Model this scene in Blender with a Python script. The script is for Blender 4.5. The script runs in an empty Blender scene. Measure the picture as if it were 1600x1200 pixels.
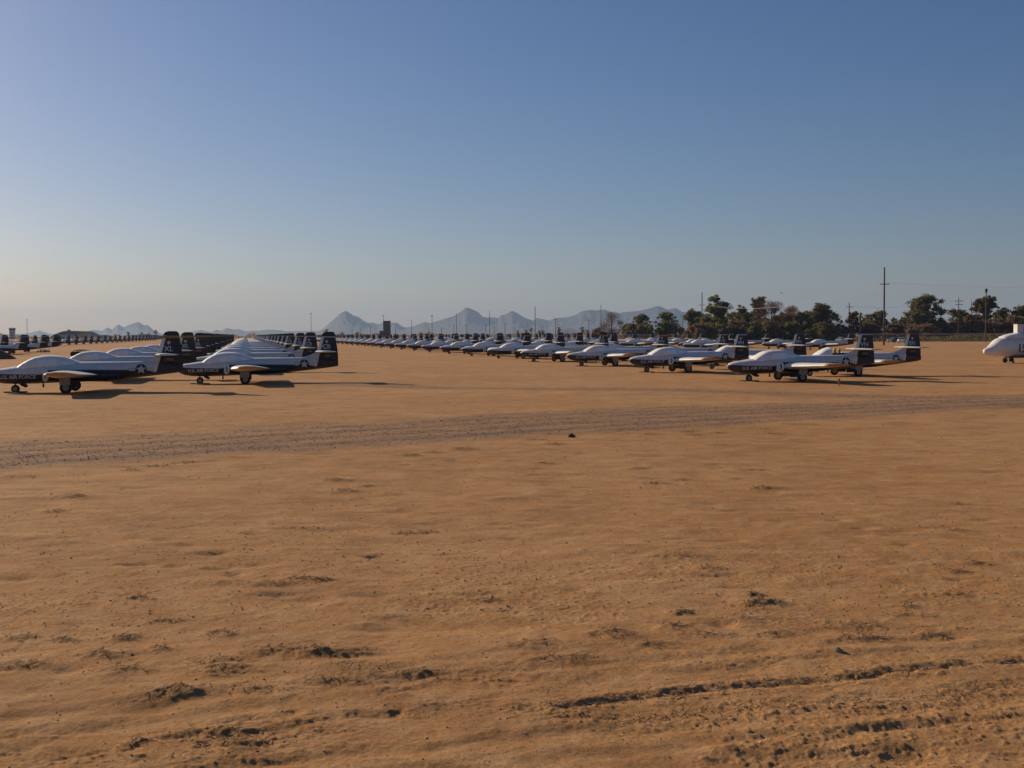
import bpy, bmesh, math, random
import numpy as np
from mathutils import Vector, Matrix, Euler

R = math.radians
sc = bpy.context.scene
col = sc.collection
rnd = random.Random(7)

# ------------------------------------------------------------------ camera
CAM_H = 2.57
FPX = 1900.0                       # focal length in pixels of a 1600 px wide picture
cam_d = bpy.data.cameras.new("camera")
cam_d.sensor_width = 36.0
cam_d.lens = 36.0 * FPX / 1600.0
cam_d.clip_start = 0.1
cam_d.clip_end = 60000.0
cam = bpy.data.objects.new("camera", cam_d)
col.objects.link(cam)
PITCH, ROLL = R(2.33), R(-0.20)
CAM_M = Euler((R(90) - PITCH, 0, 0)).to_matrix() @ Euler((0, 0, ROLL)).to_matrix()
cam.matrix_world = Matrix.Translation((0, 0, CAM_H)) @ CAM_M.to_4x4()
sc.camera = cam

# ------------------------------------------------------------------ light
SUN_AZ, SUN_EL = R(49.0), R(22.0)          # azimuth: degrees to the west (-X) of +Y
SUN_DIR = Vector((-math.sin(SUN_AZ) * math.cos(SUN_EL), math.cos(SUN_AZ) * math.cos(SUN_EL), math.sin(SUN_EL)))
world = bpy.data.worlds.new("World")
sc.world = world
world.use_nodes = True
wt = world.node_tree
wt.nodes.clear()
sky = wt.nodes.new("ShaderNodeTexSky")
sky.sky_type = 'NISHITA'
sky.sun_disc = False
sky.sun_elevation = SUN_EL
sky.sun_rotation = -SUN_AZ
sky.altitude = 800
sky.air_density = 1.0
sky.dust_density = 1.5
sky.ozone_density = 3.2
bg = wt.nodes.new("ShaderNodeBackground")
bg.inputs['Strength'].default_value = 0.062
wo = wt.nodes.new("ShaderNodeOutputWorld")
tint = wt.nodes.new("ShaderNodeMix"); tint.data_type = 'RGBA'; tint.blend_type = 'MULTIPLY'
tint.inputs[0].default_value = 1.0
tint.inputs[7].default_value = (1.02, .958, 1.02, 1)
wt.links.new(sky.outputs[0], tint.inputs[6])
hsv = wt.nodes.new("ShaderNodeHueSaturation"); hsv.inputs['Saturation'].default_value = 1.20
wt.links.new(tint.outputs[2], hsv.inputs['Color'])
wt.links.new(hsv.outputs[0], bg.inputs[0])
wt.links.new(bg.outputs[0], wo.inputs[0])

sun_d = bpy.data.lights.new("sun", 'SUN')
sun_d.energy = 5.0
sun_d.angle = R(0.5)
sun_d.color = (1.0, 0.80, 0.56)
sun = bpy.data.objects.new("sun", sun_d)
col.objects.link(sun)
sun.rotation_euler = SUN_DIR.to_track_quat('Z', 'Y').to_euler()
sun.location = (-60, 40, 40)

sc.view_settings.view_transform = 'Standard'
sc.view_settings.look = 'None'
sc.view_settings.exposure = 0.0
sc.view_settings.gamma = 1.0
sc.cycles.use_denoising = True
sc.cycles.max_bounces = 6
sc.cycles.transparent_max_bounces = 12

# ------------------------------------------------------------------ helpers
def ray(px, py):
    d = CAM_M @ Vector(((px - 800) / FPX, -(py - 600) / FPX, -1.0))
    return d / d.y                            # per metre of depth Y

def at(px, py, Y):
    d = ray(px, py)
    return Vector((d.x * Y, Y, CAM_H + d.z * Y))

def on_ground(px, py):
    d = ray(px, py)
    return at(px, py, -CAM_H / d.z)

def horizon(px):
    lo, hi = 400, 600
    for _ in range(40):
        m = (lo + hi) / 2
        if ray(px, m).z > 0: lo = m
        else: hi = m
    return lo

def tag(o, label=None, cat=None, group=None, kind=None):
    if label: o['label'] = label
    if cat: o['category'] = cat
    if group: o['group'] = group
    if kind: o['kind'] = kind
    return o

def empty(name, loc=(0, 0, 0), rz=0.0):
    o = bpy.data.objects.new(name, None)
    o.empty_display_size = 0.3
    o.location = loc
    o.rotation_euler = (0, 0, rz)
    col.objects.link(o)
    return o

def children(o):
    return [c for c in KIDS.get(o.name, [])]

KIDS = {}
def link_child(o, parent):
    if parent is not None:
        o.parent = parent
        KIDS.setdefault(parent.name, []).append(o)

class MB:
    """collects vertices and faces of one mesh"""
    def __init__(self):
        self.v, self.f, self.m = [], [], []
    def add(self, vs, fs, mi=0):
        b = len(self.v)
        self.v += [tuple(p) for p in vs]
        self.f += [tuple(i + b for i in f) for f in fs]
        self.m += [mi] * len(fs)
        return self
    def box(self, c, s, mi=0, rot=None, taper=1.0):
        vs = []
        for z in (-.5, .5):
            k = taper if z > 0 else 1.0
            for x, y in ((-.5, -.5), (.5, -.5), (.5, .5), (-.5, .5)):
                p = Vector((x * s[0] * k, y * s[1] * k, z * s[2]))
                if rot is not None: p = rot @ p
                vs.append((p.x + c[0], p.y + c[1], p.z + c[2]))
        return self.add(vs, [(3, 2, 1, 0), (4, 5, 6, 7), (0, 1, 5, 4), (1, 2, 6, 5), (2, 3, 7, 6), (3, 0, 4, 7)], mi)
    def loft(self, rings, mi=0, cap=True):
        n = len(rings[0])
        vs = [p for r in rings for p in r]
        fs = []
        for i in range(len(rings) - 1):
            for j in range(n):
                k = (j + 1) % n
                fs.append((i * n + j, i * n + k, (i + 1) * n + k, (i + 1) * n + j))
        if cap:
            fs.append(tuple(range(n - 1, -1, -1)))
            b = (len(rings) - 1) * n
            fs.append(tuple(range(b, b + n)))
        return self.add(vs, fs, mi)
    def tube(self, pts, rad, n=8, mi=0, cap=True):
        pts = [Vector(p) for p in pts]
        if not isinstance(rad, (list, tuple)): rad = [rad] * len(pts)
        rings = []
        for i, p in enumerate(pts):
            d = (pts[min(i + 1, len(pts) - 1)] - pts[max(i - 1, 0)]).normalized()
            a = d.cross(Vector((0, 0, 1)) if abs(d.z) < .9 else Vector((1, 0, 0))).normalized()
            b = d.cross(a)
            rings.append([p + (a * math.cos(2 * math.pi * k / n) + b * math.sin(2 * math.pi * k / n)) * rad[i] for k in range(n)])
        return self.loft(rings, mi, cap)
    def lathe(self, c, axis, prof, n=16, mi=0):
        """prof: (offset along axis, radius)"""
        ax = Vector(axis).normalized()
        a = ax.cross(Vector((0, 0, 1)) if abs(ax.z) < .9 else Vector((1, 0, 0))).normalized()
        b = ax.cross(a)
        c = Vector(c)
        rings = [[c + ax * o + (a * math.cos(2 * math.pi * k / n) + b * math.sin(2 * math.pi * k / n)) * max(r, .0005) for k in range(n)] for o, r in prof]
        return self.loft(rings, mi, True)
    def build(self, name, mats, parent=None, smooth=True):
        me = bpy.data.meshes.new(name)
        me.from_pydata(self.v, [], self.f)
        if not isinstance(mats, (list, tuple)): mats = [mats]
        for m in mats: me.materials.append(m)
        if len(mats) > 1: me.polygons.foreach_set("material_index", self.m)
        bm = bmesh.new(); bm.from_mesh(me)
        bmesh.ops.recalc_face_normals(bm, faces=bm.faces)
        bm.to_mesh(me); bm.free()
        if smooth:
            me.polygons.foreach_set("use_smooth", [True] * len(me.polygons))
            try: me.set_sharp_from_angle(angle=R(38))
            except Exception: pass
        me.update()
        o = bpy.data.objects.new(name, me)
        col.objects.link(o)
        link_child(o, parent)
        return o

def copy_tree(o, parent=None):
    c = o.copy()
    col.objects.link(c)
    if parent is not None:
        link_child(c, parent)
    for ch in list(KIDS.get(o.name, [])):
        copy_tree(ch, c)
    return c

# value noise in numpy
def _hash(ix, iy, seed):
    h = (ix.astype(np.int64) * 374761393 + iy.astype(np.int64) * 668265263 + seed * 982451653) & 0x7fffffff
    h = ((h ^ (h >> 13)) * 1274126177) & 0x7fffffff
    h = h ^ (h >> 16)
    return (h & 0xffff) / 65535.0

def vn(x, y, seed=0):
    ix, iy = np.floor(x), np.floor(y)
    fx, fy = x - ix, y - iy
    fx = fx * fx * fx * (fx * (fx * 6 - 15) + 10); fy = fy * fy * fy * (fy * (fy * 6 - 15) + 10)
    a, b = _hash(ix, iy, seed), _hash(ix + 1, iy, seed)
    c, d = _hash(ix, iy + 1, seed), _hash(ix + 1, iy + 1, seed)
    return (a * (1 - fx) + b * fx) * (1 - fy) + (c * (1 - fx) + d * fx) * fy

def fbm(x, y, seed=0, octv=4, gain=.5):
    s, a, t = 0, 1.0, 0
    for k in range(octv):
        s = s + a * vn(x, y, seed + k * 17)
        t += a; a *= gain
        x, y = x * 1.93 * .8 - y * 1.93 * .6 + 3.1, x * 1.93 * .6 + y * 1.93 * .8 + 1.7
    return s / t

def sstep(a, b, x):
    t = np.clip((x - a) / (b - a), 0, 1)
    return t * t * (3 - 2 * t)

# ------------------------------------------------------------------ materials
def mat(name):
    m = bpy.data.materials.new(name); m.use_nodes = True
    nt = m.node_tree; nt.nodes.clear()
    out = nt.nodes.new("ShaderNodeOutputMaterial")
    b = nt.nodes.new("ShaderNodeBsdfPrincipled")
    nt.links.new(b.outputs[0], out.inputs[0])
    return m, nt, b

def N(nt, t, **kw):
    n = nt.nodes.new(t)
    for k, v in kw.items(): setattr(n, k, v)
    return n

def math_n(nt, op, a, b=None, clamp=False):
    n = nt.nodes.new("ShaderNodeMath"); n.operation = op; n.use_clamp = clamp
    for i, v in enumerate((a, b)):
        if v is None: continue
        if isinstance(v, (int, float)): n.inputs[i].default_value = v
        else: nt.links.new(v, n.inputs[i])
    return n.outputs[0]

def mix_c(nt, f, a, b):
    n = nt.nodes.new("ShaderNodeMix"); n.data_type = 'RGBA'
    if isinstance(f, (int, float)): n.inputs[0].default_value = f
    else: nt.links.new(f, n.inputs[0])
    for s, v in ((6, a), (7, b)):
        if isinstance(v, tuple): n.inputs[s].default_value = (*v, 1)
        else: nt.links.new(v, n.inputs[s])
    return n.outputs[2]

def noise_n(nt, scale, detail=4, rough=.55, coord=None, vec=None):
    n = nt.nodes.new("ShaderNodeTexNoise")
    n.inputs['Scale'].default_value = scale; n.inputs['Detail'].default_value = detail
    n.inputs['Roughness'].default_value = rough
    if vec is None:
        tc = nt.nodes.new("ShaderNodeTexCoord"); vec = tc.outputs[coord or 'Object']
    nt.links.new(vec, n.inputs['Vector'])
    return n.outputs[0]

def ramp_n(nt, f, stops):
    n = nt.nodes.new("ShaderNodeValToRGB")
    e = n.color_ramp.elements
    while len(e) < len(stops): e.new(.5)
    for k, (p, c) in enumerate(stops):
        e[k].position = p
        e[k].color = (*c, 1) if isinstance(c, tuple) else (c, c, c, 1)
    nt.links.new(f, n.inputs[0])
    return n.outputs[0]

def simple(name, c, rough=.6, metal=0.0, var=.25, scale=3.0, coat=0):
    m, nt, b = mat(name)
    f = noise_n(nt, scale, 5)
    dark = tuple(x * (1 - var) for x in c); lite = tuple(min(1, x * (1 + var * .6)) for x in c)
    cc = mix_c(nt, ramp_n(nt, f, [(.3, 0.0), (.7, 1.0)]), dark, lite)
    nt.links.new(cc, b.inputs['Base Color'])
    b.inputs['Roughness'].default_value = rough
    b.inputs['Metallic'].default_value = metal
    return m

WHITE = (.80, .79, .77)
NAVY = (.013, .013, .021)
def airframe_paint(name, stripe=None, stripe_z=(2.44, 2.58), tip=NAVY, tip_z=2.58, fin=False):
    """white sprayed coat over the upper half, dark navy below and aft; coordinates are the aircraft's own metres"""
    m, nt, b = mat(name)
    tc = N(nt, "ShaderNodeTexCoord")
    sp = N(nt, "ShaderNodeSeparateXYZ"); nt.links.new(tc.outputs['Object'], sp.inputs[0])
    X = math_n(nt, 'ADD', sp.outputs[0], 3.57)             # metres aft of the nose
    Z = sp.outputs[2]
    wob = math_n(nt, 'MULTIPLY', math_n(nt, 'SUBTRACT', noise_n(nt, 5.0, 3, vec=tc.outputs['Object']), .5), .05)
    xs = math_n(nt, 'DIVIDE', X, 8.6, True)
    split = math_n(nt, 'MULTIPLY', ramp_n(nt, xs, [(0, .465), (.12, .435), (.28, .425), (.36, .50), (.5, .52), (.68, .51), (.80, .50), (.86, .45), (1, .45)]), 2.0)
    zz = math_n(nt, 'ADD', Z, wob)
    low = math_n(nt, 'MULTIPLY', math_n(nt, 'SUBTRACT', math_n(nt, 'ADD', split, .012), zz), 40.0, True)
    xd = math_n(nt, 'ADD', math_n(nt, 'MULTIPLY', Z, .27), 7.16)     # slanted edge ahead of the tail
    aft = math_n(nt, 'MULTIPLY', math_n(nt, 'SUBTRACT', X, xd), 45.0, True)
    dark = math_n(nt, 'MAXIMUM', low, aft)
    grime = noise_n(nt, 2.2, 6, .65, vec=tc.outputs['Object'])
    mp = N(nt, "ShaderNodeMapping"); mp.inputs['Scale'].default_value = (6, 6, .7)
    nt.links.new(tc.outputs['Object'], mp.inputs[0])
    streak = noise_n(nt, 2.0, 3, vec=mp.outputs[0])
    wcol = mix_c(nt, ramp_n(nt, grime, [(.35, 0.0), (.75, 1.0)]), (.68, .67, .65), WHITE)
    wcol = mix_c(nt, ramp_n(nt, streak, [(.58, 0.0), (.8, .35)]), wcol, (.40, .36, .31))
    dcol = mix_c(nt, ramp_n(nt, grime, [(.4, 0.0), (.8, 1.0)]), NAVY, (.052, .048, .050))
    oi = N(nt, "ShaderNodeObjectInfo")
    wcol = mix_c(nt, math_n(nt, 'MULTIPLY', oi.outputs['Random'], .28), wcol, (.50, .47, .42))
    px_ = math_n(nt, 'ABSOLUTE', math_n(nt, 'SUBTRACT', math_n(nt, 'FRACT', math_n(nt, 'MULTIPLY', X, 1.35)), .5))
    seam = math_n(nt, 'MULTIPLY', math_n(nt, 'SUBTRACT', .016, px_), 60.0, True)
    wcol = mix_c(nt, math_n(nt, 'MULTIPLY', seam, .45), wcol, (.26, .25, .24))
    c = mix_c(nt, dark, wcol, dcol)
    if fin and stripe is not None:
        def band(z0, z1):
            a = math_n(nt, 'MULTIPLY', math_n(nt, 'SUBTRACT', Z, z0), 90.0, True)
            bb = math_n(nt, 'MULTIPLY', math_n(nt, 'SUBTRACT', z1, Z), 90.0, True)
            return math_n(nt, 'MULTIPLY', a, bb)
        tipc = mix_c(nt, ramp_n(nt, grime, [(.3, 0.0), (.8, 1.0)]), tip, tuple(x * 1.3 + .01 for x in tip))
        c = mix_c(nt, band(tip_z, 9.0), c, tipc)
        c = mix_c(nt, band(*stripe_z), c, stripe)
    nt.links.new(c, b.inputs['Base Color'])
    rr = math_n(nt, 'ADD', math_n(nt, 'MULTIPLY', grime, .3), .38)
    nt.links.new(rr, b.inputs['Roughness'])
    return m

M = {}
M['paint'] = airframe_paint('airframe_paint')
M['cover'] = simple('sprayed_cover', (.86, .85, .82), .55, var=.14, scale=2.5)
M['wing'] = simple('wing_white', (.66, .66, .65), .5, var=.2, scale=1.6)
M['tan'] = simple('wing_tip_tan', (.50, .29, .11), .6, var=.3, scale=6)
M['navy'] = simple('navy_paint', (.014, .016, .03), .45, var=.4)
M['rubber'] = simple('tyre_rubber', (.022, .020, .019), .85)
M['rim'] = simple('wheel_grey', (.30, .29, .27), .5)
M['strut'] = simple('gear_strut', (.30, .29, .27), .45, .2)
M['door'] = simple('gear_door', (.40, .39, .37), .55)
M['letter'] = simple('marking_white', (.62, .62, .61), .6, var=.15)
M['serial'] = simple('marking_faded', (.30, .28, .26), .6)
M['crest'] = simple('crest_tan', (.28, .22, .15), .6, var=.5, scale=14)
M['lamp'] = simple('lamp_cover', (.85, .84, .80), .15, var=.05)
M['interior'] = simple('cockpit_tan', (.36, .28, .18), .8)
M['black'] = simple('cockpit_dark', (.03, .03, .03), .8)
M['wood'] = simple('pole_wood', (.085, .060, .045), .85, var=.35, scale=1.5)
M['plank'] = simple('shadow_strip_brown', (.060, .045, .035), .9, var=.4, scale=4)  # dark brown for the strips that imitate shadow under nose wheels
M['steel'] = simple('galvanised_steel', (.22, .22, .22), .5, .3)
M['wire'] = simple('wire', (.55, .53, .51), .5, .3)
TAILS = {
    'XL': dict(stripe=(.30, .17, .02), stripe_z=(2.46, 2.59), tip_z=2.59, tip=NAVY),
    'CB': dict(stripe=(.55, .50, .49), stripe_z=(2.47, 2.53), tip_z=2.53, tip=(.02, .018, .022)),
    'VN': dict(stripe=(.36, .42, .50), stripe_z=(2.48, 2.55), tip_z=2.55, tip=(.014, .014, .018)),
    'YN': dict(stripe=(.42, .20, .03), stripe_z=(2.38, 2.50), tip_z=2.50, tip=(.018, .016, .02)),
    'EN': dict(stripe=(.30, .05, .04), stripe_z=(2.50, 2.55), tip_z=2.55, tip=(.05, .045, .045)),
}
for k, d in TAILS.items():
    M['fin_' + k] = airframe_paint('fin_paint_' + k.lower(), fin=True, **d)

# ------------------------------------------------------------------ ground
def poly_dist(px_pts):
    return [(on_ground(*p).x, on_ground(*p).y) for p in px_pts]

def seg_field(x, y, pts):
    """signed distance (positive = far side) to a polyline, and a 0..1 mask along its length"""
    best = np.full_like(x, 1e9); sgn = np.zeros_like(x)
    for (x0, y0), (x1, y1) in zip(pts[:-1], pts[1:]):
        dx, dy = x1 - x0, y1 - y0
        L2 = dx * dx + dy * dy
        t = np.clip(((x - x0) * dx + (y - y0) * dy) / L2, 0, 1)
        qx, qy = x - (x0 + t * dx), y - (y0 + t * dy)
        d = np.hypot(qx, qy)
        s = np.sign(dx * qy - dy * qx)
        u = d < best
        best = np.where(u, d, best); sgn = np.where(u, s, sgn)
    return best * sgn

RUTS = [  # polyline in the photograph, width, depth, rough
    (poly_dist([(880, 1112), (960, 1101), (1100, 1084), (1260, 1071), (1420, 1054), (1640, 1033)]), .11, .050, .022),
    (poly_dist([(960, 1130), (1120, 1116), (1300, 1108), (1460, 1092), (1640, 1070)]), .22, .045, .035),
    (poly_dist([(230, 1168), (340, 1141), (440, 1120)]), .10, .05, .02),
    (poly_dist([(400, 1148), (500, 1132), (600, 1120)]), .11, .05, .025),
    (poly_dist([(-40, 1192), (140, 1176), (330, 1162), (520, 1150)]), .20, .045, .03),
    (poly_dist([(600, 1090), (690, 1078), (760, 1072)]), .10, .035, .02),
    (poly_dist([(1340, 1150), (1480, 1136), (1640, 1118)]), .12, .03, .012),
    (poly_dist([(1130, 1194), (1240, 1190), (1330, 1182)]), .14, .05, .025),
    (poly_dist([(700, 1110), (780, 1118), (860, 1130)]), .16, .045, .03),
    (poly_dist([(800, 1062), (1000, 1046), (1180, 1026), (1300, 1012)]), .22, .022, .016),
    (poly_dist([(1200, 1040), (1400, 1050), (1640, 1030)]), .25, .02, .02),
    (poly_dist([(-60, 1132), (400, 1085), (800, 1052), (1200, 1020), (1660, 985)]), .17, .045, .006),
    (poly_dist([(-60, 1162), (400, 1112), (820, 1075), (1240, 1042), (1660, 1005)]), .17, .045, .008),
    (poly_dist([(250, 1216), (800, 1165), (1200, 1130), (1660, 1092)]), .15, .05, .010),
    (poly_dist([(600, 1222), (1100, 1175), (1660, 1122)]), .15, .05, .010),
    (poly_dist([(-60, 1080), (300, 1062), (700, 1040), (1100, 1000)]), .2, .03, .006),
    (poly_dist([(60, 1170), (200, 1205), (400, 1215)]), .3, .03, .03),
    (poly_dist([(500, 1090), (640, 1072), (780, 1066)]), .18, .03, .02),
]
MOUNDS = [  # pixel x, y, radius x (m), radius y, height : clumps seen in the photograph
    (162, 1024, .22, .12, .075), (338, 1036, .20, .12, .08), (345, 1053, .24, .12, .085), (440, 1022, .34, .18, .085),
    (490, 1026, .16, .1, .06), (545, 1023, .22, .12, .06), (248, 1015, .1, .08, .05), (190, 1050, .22, .12, .06), (40, 1042, .2, .1, .06),
    (245, 1092, .25, .12, .06), (285, 1085, .2, .1, .07), (400, 1082, .2, .12, .06), (520, 1070, .3, .12, .05), (340, 1150, .2, .1, .07),
    (320, 1165, .14, .08, .07), (368, 1170, .2, .1, .07), (215, 1166, .1, .06, .05), (660, 1060, .25, .1, .05),
    (950, 996, .18, .12, .085), (1055, 985, .15, .1, .075), (1065, 962, .1, .08, .06), (1170, 948, .18, .12, .085), (1200, 946, .2, .12, .06), (1175, 932, .1, .07, .05),
    (1160, 972, .22, .12, .055), (1090, 997, .22, .12, .05), (1215, 996, .2, .1, .05), (1330, 982, .45, .2, .075), (1420, 966, .18, .1, .05), (1470, 998, .2, .1, .065),
    (1490, 931, .18, .1, .07), (1495, 894, .18, .1, .055), (1527, 881, .14, .08, .06), (1415, 951, .14, .08, .05), (1350, 1002, .3, .12, .05),
    (1060, 870, .25, .2, .07), (1110, 890, .2, .12, .045), (1020, 1012, .25, .12, .05), (830, 1010, .25, .14, .06), (560, 1052, .4, .2, .06), (880, 1034, .3, .12, .05),
    (1190, 763, .30, .16, .10), (720, 703, .32, .2, .09), (525, 749, .28, .18, .07), (632, 833, .22, .13, .075), (670, 831, .2, .12, .04), (118, 778, .22, .15, .10),
    (540, 765, .2, .12, .05), (575, 758, .2, .1, .03), (1020, 754, .25, .16, .06), (85, 802, .2, .12, .05), (25, 746, .4, .2, .06), (245, 728, .3, .2, .06), (290, 723, .3, .2, .07),
    (205, 734, .2, .15, .05), (640, 712, .3, .2, .05), (675, 707, .25, .2, .05), (700, 720, .2, .15, .04), (835, 688, .3, .2, .05), (865, 695, .25, .15, .05), (1015, 679, .3, .2, .05),
    (1085, 680, .25, .2, .06), (1070, 674, .4, .2, .05), (1120, 677, .3, .2, .05), (1125, 696, .3, .2, .05), (1205, 678, .3, .2, .05), (1190, 671, .3, .2, .05), (1235, 664, .5, .25, .06),
    (1295, 659, .3, .2, .06), (1395, 662, .3, .2, .05), (1480, 650, .4, .2, .05), (995, 732, .2, .15, .05), (850, 724, .2, .12, .05), (1065, 749, .2, .12, .05), (1175, 733, .3, .15, .04),
    (470, 905, .16, .1, .05), (500, 907, .1, .07, .05), (425, 913, .25, .1, .05), (215, 936, .14, .08, .05), (30, 1000, .16, .09, .05), (100, 1002, .14, .08, .05),
    (345, 992, .12, .08, .05), (195, 997, .1, .07, .05), (255, 972, .2, .08, .04), (1500, 786, .15, .1, .03), (1490, 829, .2, .12, .04), (760, 941, .12, .08, .04),
]
MOUNDS_W = [(on_ground(p[0], p[1]).x, on_ground(p[0], p[1]).y, p[2], p[3], p[4]) for p in MOUNDS]
ROAD_LO = poly_dist([(-500, 800), (0, 744), (400, 716), (800, 690), (1200, 664), (1600, 640), (2000, 618), (2600, 590)])
ROAD_HI = poly_dist([(-500, 730), (0, 688), (400, 665), (800, 645), (1200, 628), (1600, 613), (2000, 600), (2600, 581)])

LANE = poly_dist([(470, 600), (600, 603), (720, 607), (860, 609), (1000, 609), (1150, 613), (1300, 619), (1450, 622)])
def ground_fields(x, y):
    """height, road mask, scrub mask for arrays of world x, y"""
    r = np.hypot(x, y)
    z = (fbm(x / 9, y / 9, 3, 3) - .5) * .10 * sstep(3, 9, r) * (1 - sstep(60, 120, r))
    road = np.zeros_like(x); scrub = np.zeros_like(x)
    k = np.where((r < 90) & (y > -12))[0]
    X, Y, rr = x[k], y[k], r[k]
    wob = (fbm(X / 3.0, Y / 3.0, 21, 3) - .5) * 3.2
    lo0 = seg_field(X, Y, ROAD_LO); hi0 = seg_field(X, Y, ROAD_HI)
    lo = lo0 + wob * .7; hi = hi0 + wob * .8
    rd = sstep(-.3, 1.6, lo) * (1 - sstep(-2.0, .6, hi))
    nearf = 1 - sstep(24, 46, rr)
    # sandy ripple and fine crust
    h = (fbm(X / .9, Y / .55, 31, 4) - .5) * .035 * nearf
    h += (fbm(X / .16, Y / .16, 41, 3) - .5) * .014 * (1 - sstep(14, 26, rr))
    # patches of broken clods
    patch = sstep(.50, .66, fbm(X / 2.3, Y / 1.3, 51, 4)) * (1 - .75 * sstep(11, 16, rr))
    patch = np.maximum(patch, .35 * sstep(.55, .7, fbm(X / 5.0, Y / 3.0, 55, 3)))
    clod = fbm(X / .05, Y / .05, 61, 3)
    clod = sstep(.52, .78, clod)
    h += patch * clod * .009 * (1 - sstep(20, 40, rr)) * (1 - rd)
    # scattered small mounds: jittered cells
    for cs, hh, dens, seed in ((.55, .040, .33, 71), (1.25, .070, .30, 83), (.75, -.085, .42, 107), (1.6, -.10, .35, 131)):
        cx, cy = np.floor(X / cs), np.floor(Y / cs)
        acc = np.zeros_like(X)
        for ox in (-1, 0, 1):
            for oy in (-1, 0, 1):
                ax, ay = cx + ox, cy + oy
                jx, jy = (ax + _hash(ax, ay, seed)) * cs, (ay + _hash(ax, ay, seed + 1)) * cs
                pick = _hash(ax, ay, seed + 2)
                amp = np.where(pick < dens, .35 + .65 * _hash(ax, ay, seed + 3), 0)
                sx = cs * (.14 + .20 * _hash(ax, ay, seed + 4)); sy = cs * (.08 + .10 * _hash(ax, ay, seed + 5))
                acc += amp * np.exp(-((X - jx) / sx) ** 2 - ((Y - jy) / sy) ** 2)
        m = acc * (.25 + .75 * sstep(.42, .6, fbm(X / 3.5, Y / 2.2, seed + 7, 3)))
        far = (.9 - .62 * sstep(10.5, 13.5, rr)) if cs < 1 else (.7 + .0 * rr)
        rough = .7 + .6 * fbm(X / .06, Y / .06, seed + 9, 2)
        if hh < 0:
            h += m * hh * .5 * (.8 + .2 * rough) * (1 - .85 * rd) * (1 - .5 * sstep(14, 30, rr)); continue
        h += m * hh * .55 * far * rough * (1 - .85 * rd)
        scrub[k] = np.maximum(scrub[k], np.clip(m * (1.5 if cs < 1 else 1.2) - .25, 0, 1) * (1 - rd) * np.clip(far, 0, 1))
    sk = scrub[k]
    for mx, my, sx, sy, mh in MOUNDS_W:
        q = np.where((np.abs(X - mx) < 3 * sx + .3) & (np.abs(Y - my) < 3 * sy + .3))[0]
        if len(q) == 0: continue
        wx = X[q] + (fbm(X[q] / .12, Y[q] / .12, 5, 2) - .5) * .16; wy = Y[q] + (fbm(X[q] / .12, Y[q] / .12, 9, 2) - .5) * .16
        g = np.exp(-((wx - mx) / sx) ** 2 - ((wy - my) / sy) ** 2)
        h[q] += g * mh * .46 * (.55 + .9 * fbm(X[q] / .05, Y[q] / .04, 13, 4, .7))
        sk[q] = np.maximum(sk[q], np.clip(g * 1.9 - .25, 0, 1))
    for ri, (pts, w, dep, rg) in enumerate(RUTS):
        RK = .85 if ri == 0 else .42
        xs = [p[0] for p in pts]; ys = [p[1] for p in pts]
        q = np.where((X > min(xs) - 1) & (X < max(xs) + 1) & (Y > min(ys) - 1) & (Y < max(ys) + 1))[0]
        if len(q) == 0: continue
        d = seg_field(X[q], Y[q], pts) + (fbm(X[q] / .5, Y[q] / .5, 15, 3) - .5) * (.12 if ri == 0 else .28)
        br = sstep(.25, .5, fbm(X[q] / .45, Y[q] / .3, 19, 3))
        tr = -np.exp(-(d / (w * .55)) ** 2) * dep
        rim = .8 * np.exp(-((d - w * 1.1) / (w * .5)) ** 2) * dep * .75 + np.exp(-((d + w * 1.2) / (w * .6)) ** 2) * dep * .4
        rc = np.exp(-(d / (w * 1.6)) ** 2) * rg * .62 * (sstep(.35, .8, fbm(X[q] / .06, Y[q] / .045, 23, 4, .65)) - .2)
        h[q] += RK * (.55 * tr + .42 * rim + rc) * (.10 + .90 * br)
        sk[q] = np.maximum(sk[q], .35 * np.exp(-(d / (w * 1.3)) ** 2) * br)
    scrub[k] = sk
    # the gravel road: two wheel tracks and a low windrow
    span = lo0 / np.maximum(lo0 - hi0, .5) + (fbm(X / 9, Y / 9, 77, 2) - .5) * .06
    tracks = sum(w_ * np.exp(-((span - c_) / d_) ** 2) for c_, d_, w_ in ((.08, .06, 1), (.24, .045, .9), (.42, .05, .8), (.60, .04, .8), (.76, .05, .6), (.92, .05, .6)))
    h += rd * ((fbm(X / .35, Y / .25, 91, 3) - .5) * .025 - .02 * tracks + .02)
    ln = np.abs(seg_field(X, Y, LANE)) + (fbm(X / 4, Y / 4, 97, 3) - .5) * 2.5
    lane = (1 - sstep(.6, 2.2, ln)) * .6
    road[k] = np.maximum(lane, rd * np.clip(.44 + .6 * tracks + .8 * (fbm(X / 2.0, Y / 1.0, 95, 3) - .5), 0, 1))
    z[k] += h
    return z, road, scrub

def ground_z(x, y):
    return float(ground_fields(np.array([x], float), np.array([y], float))[0][0])

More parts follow.
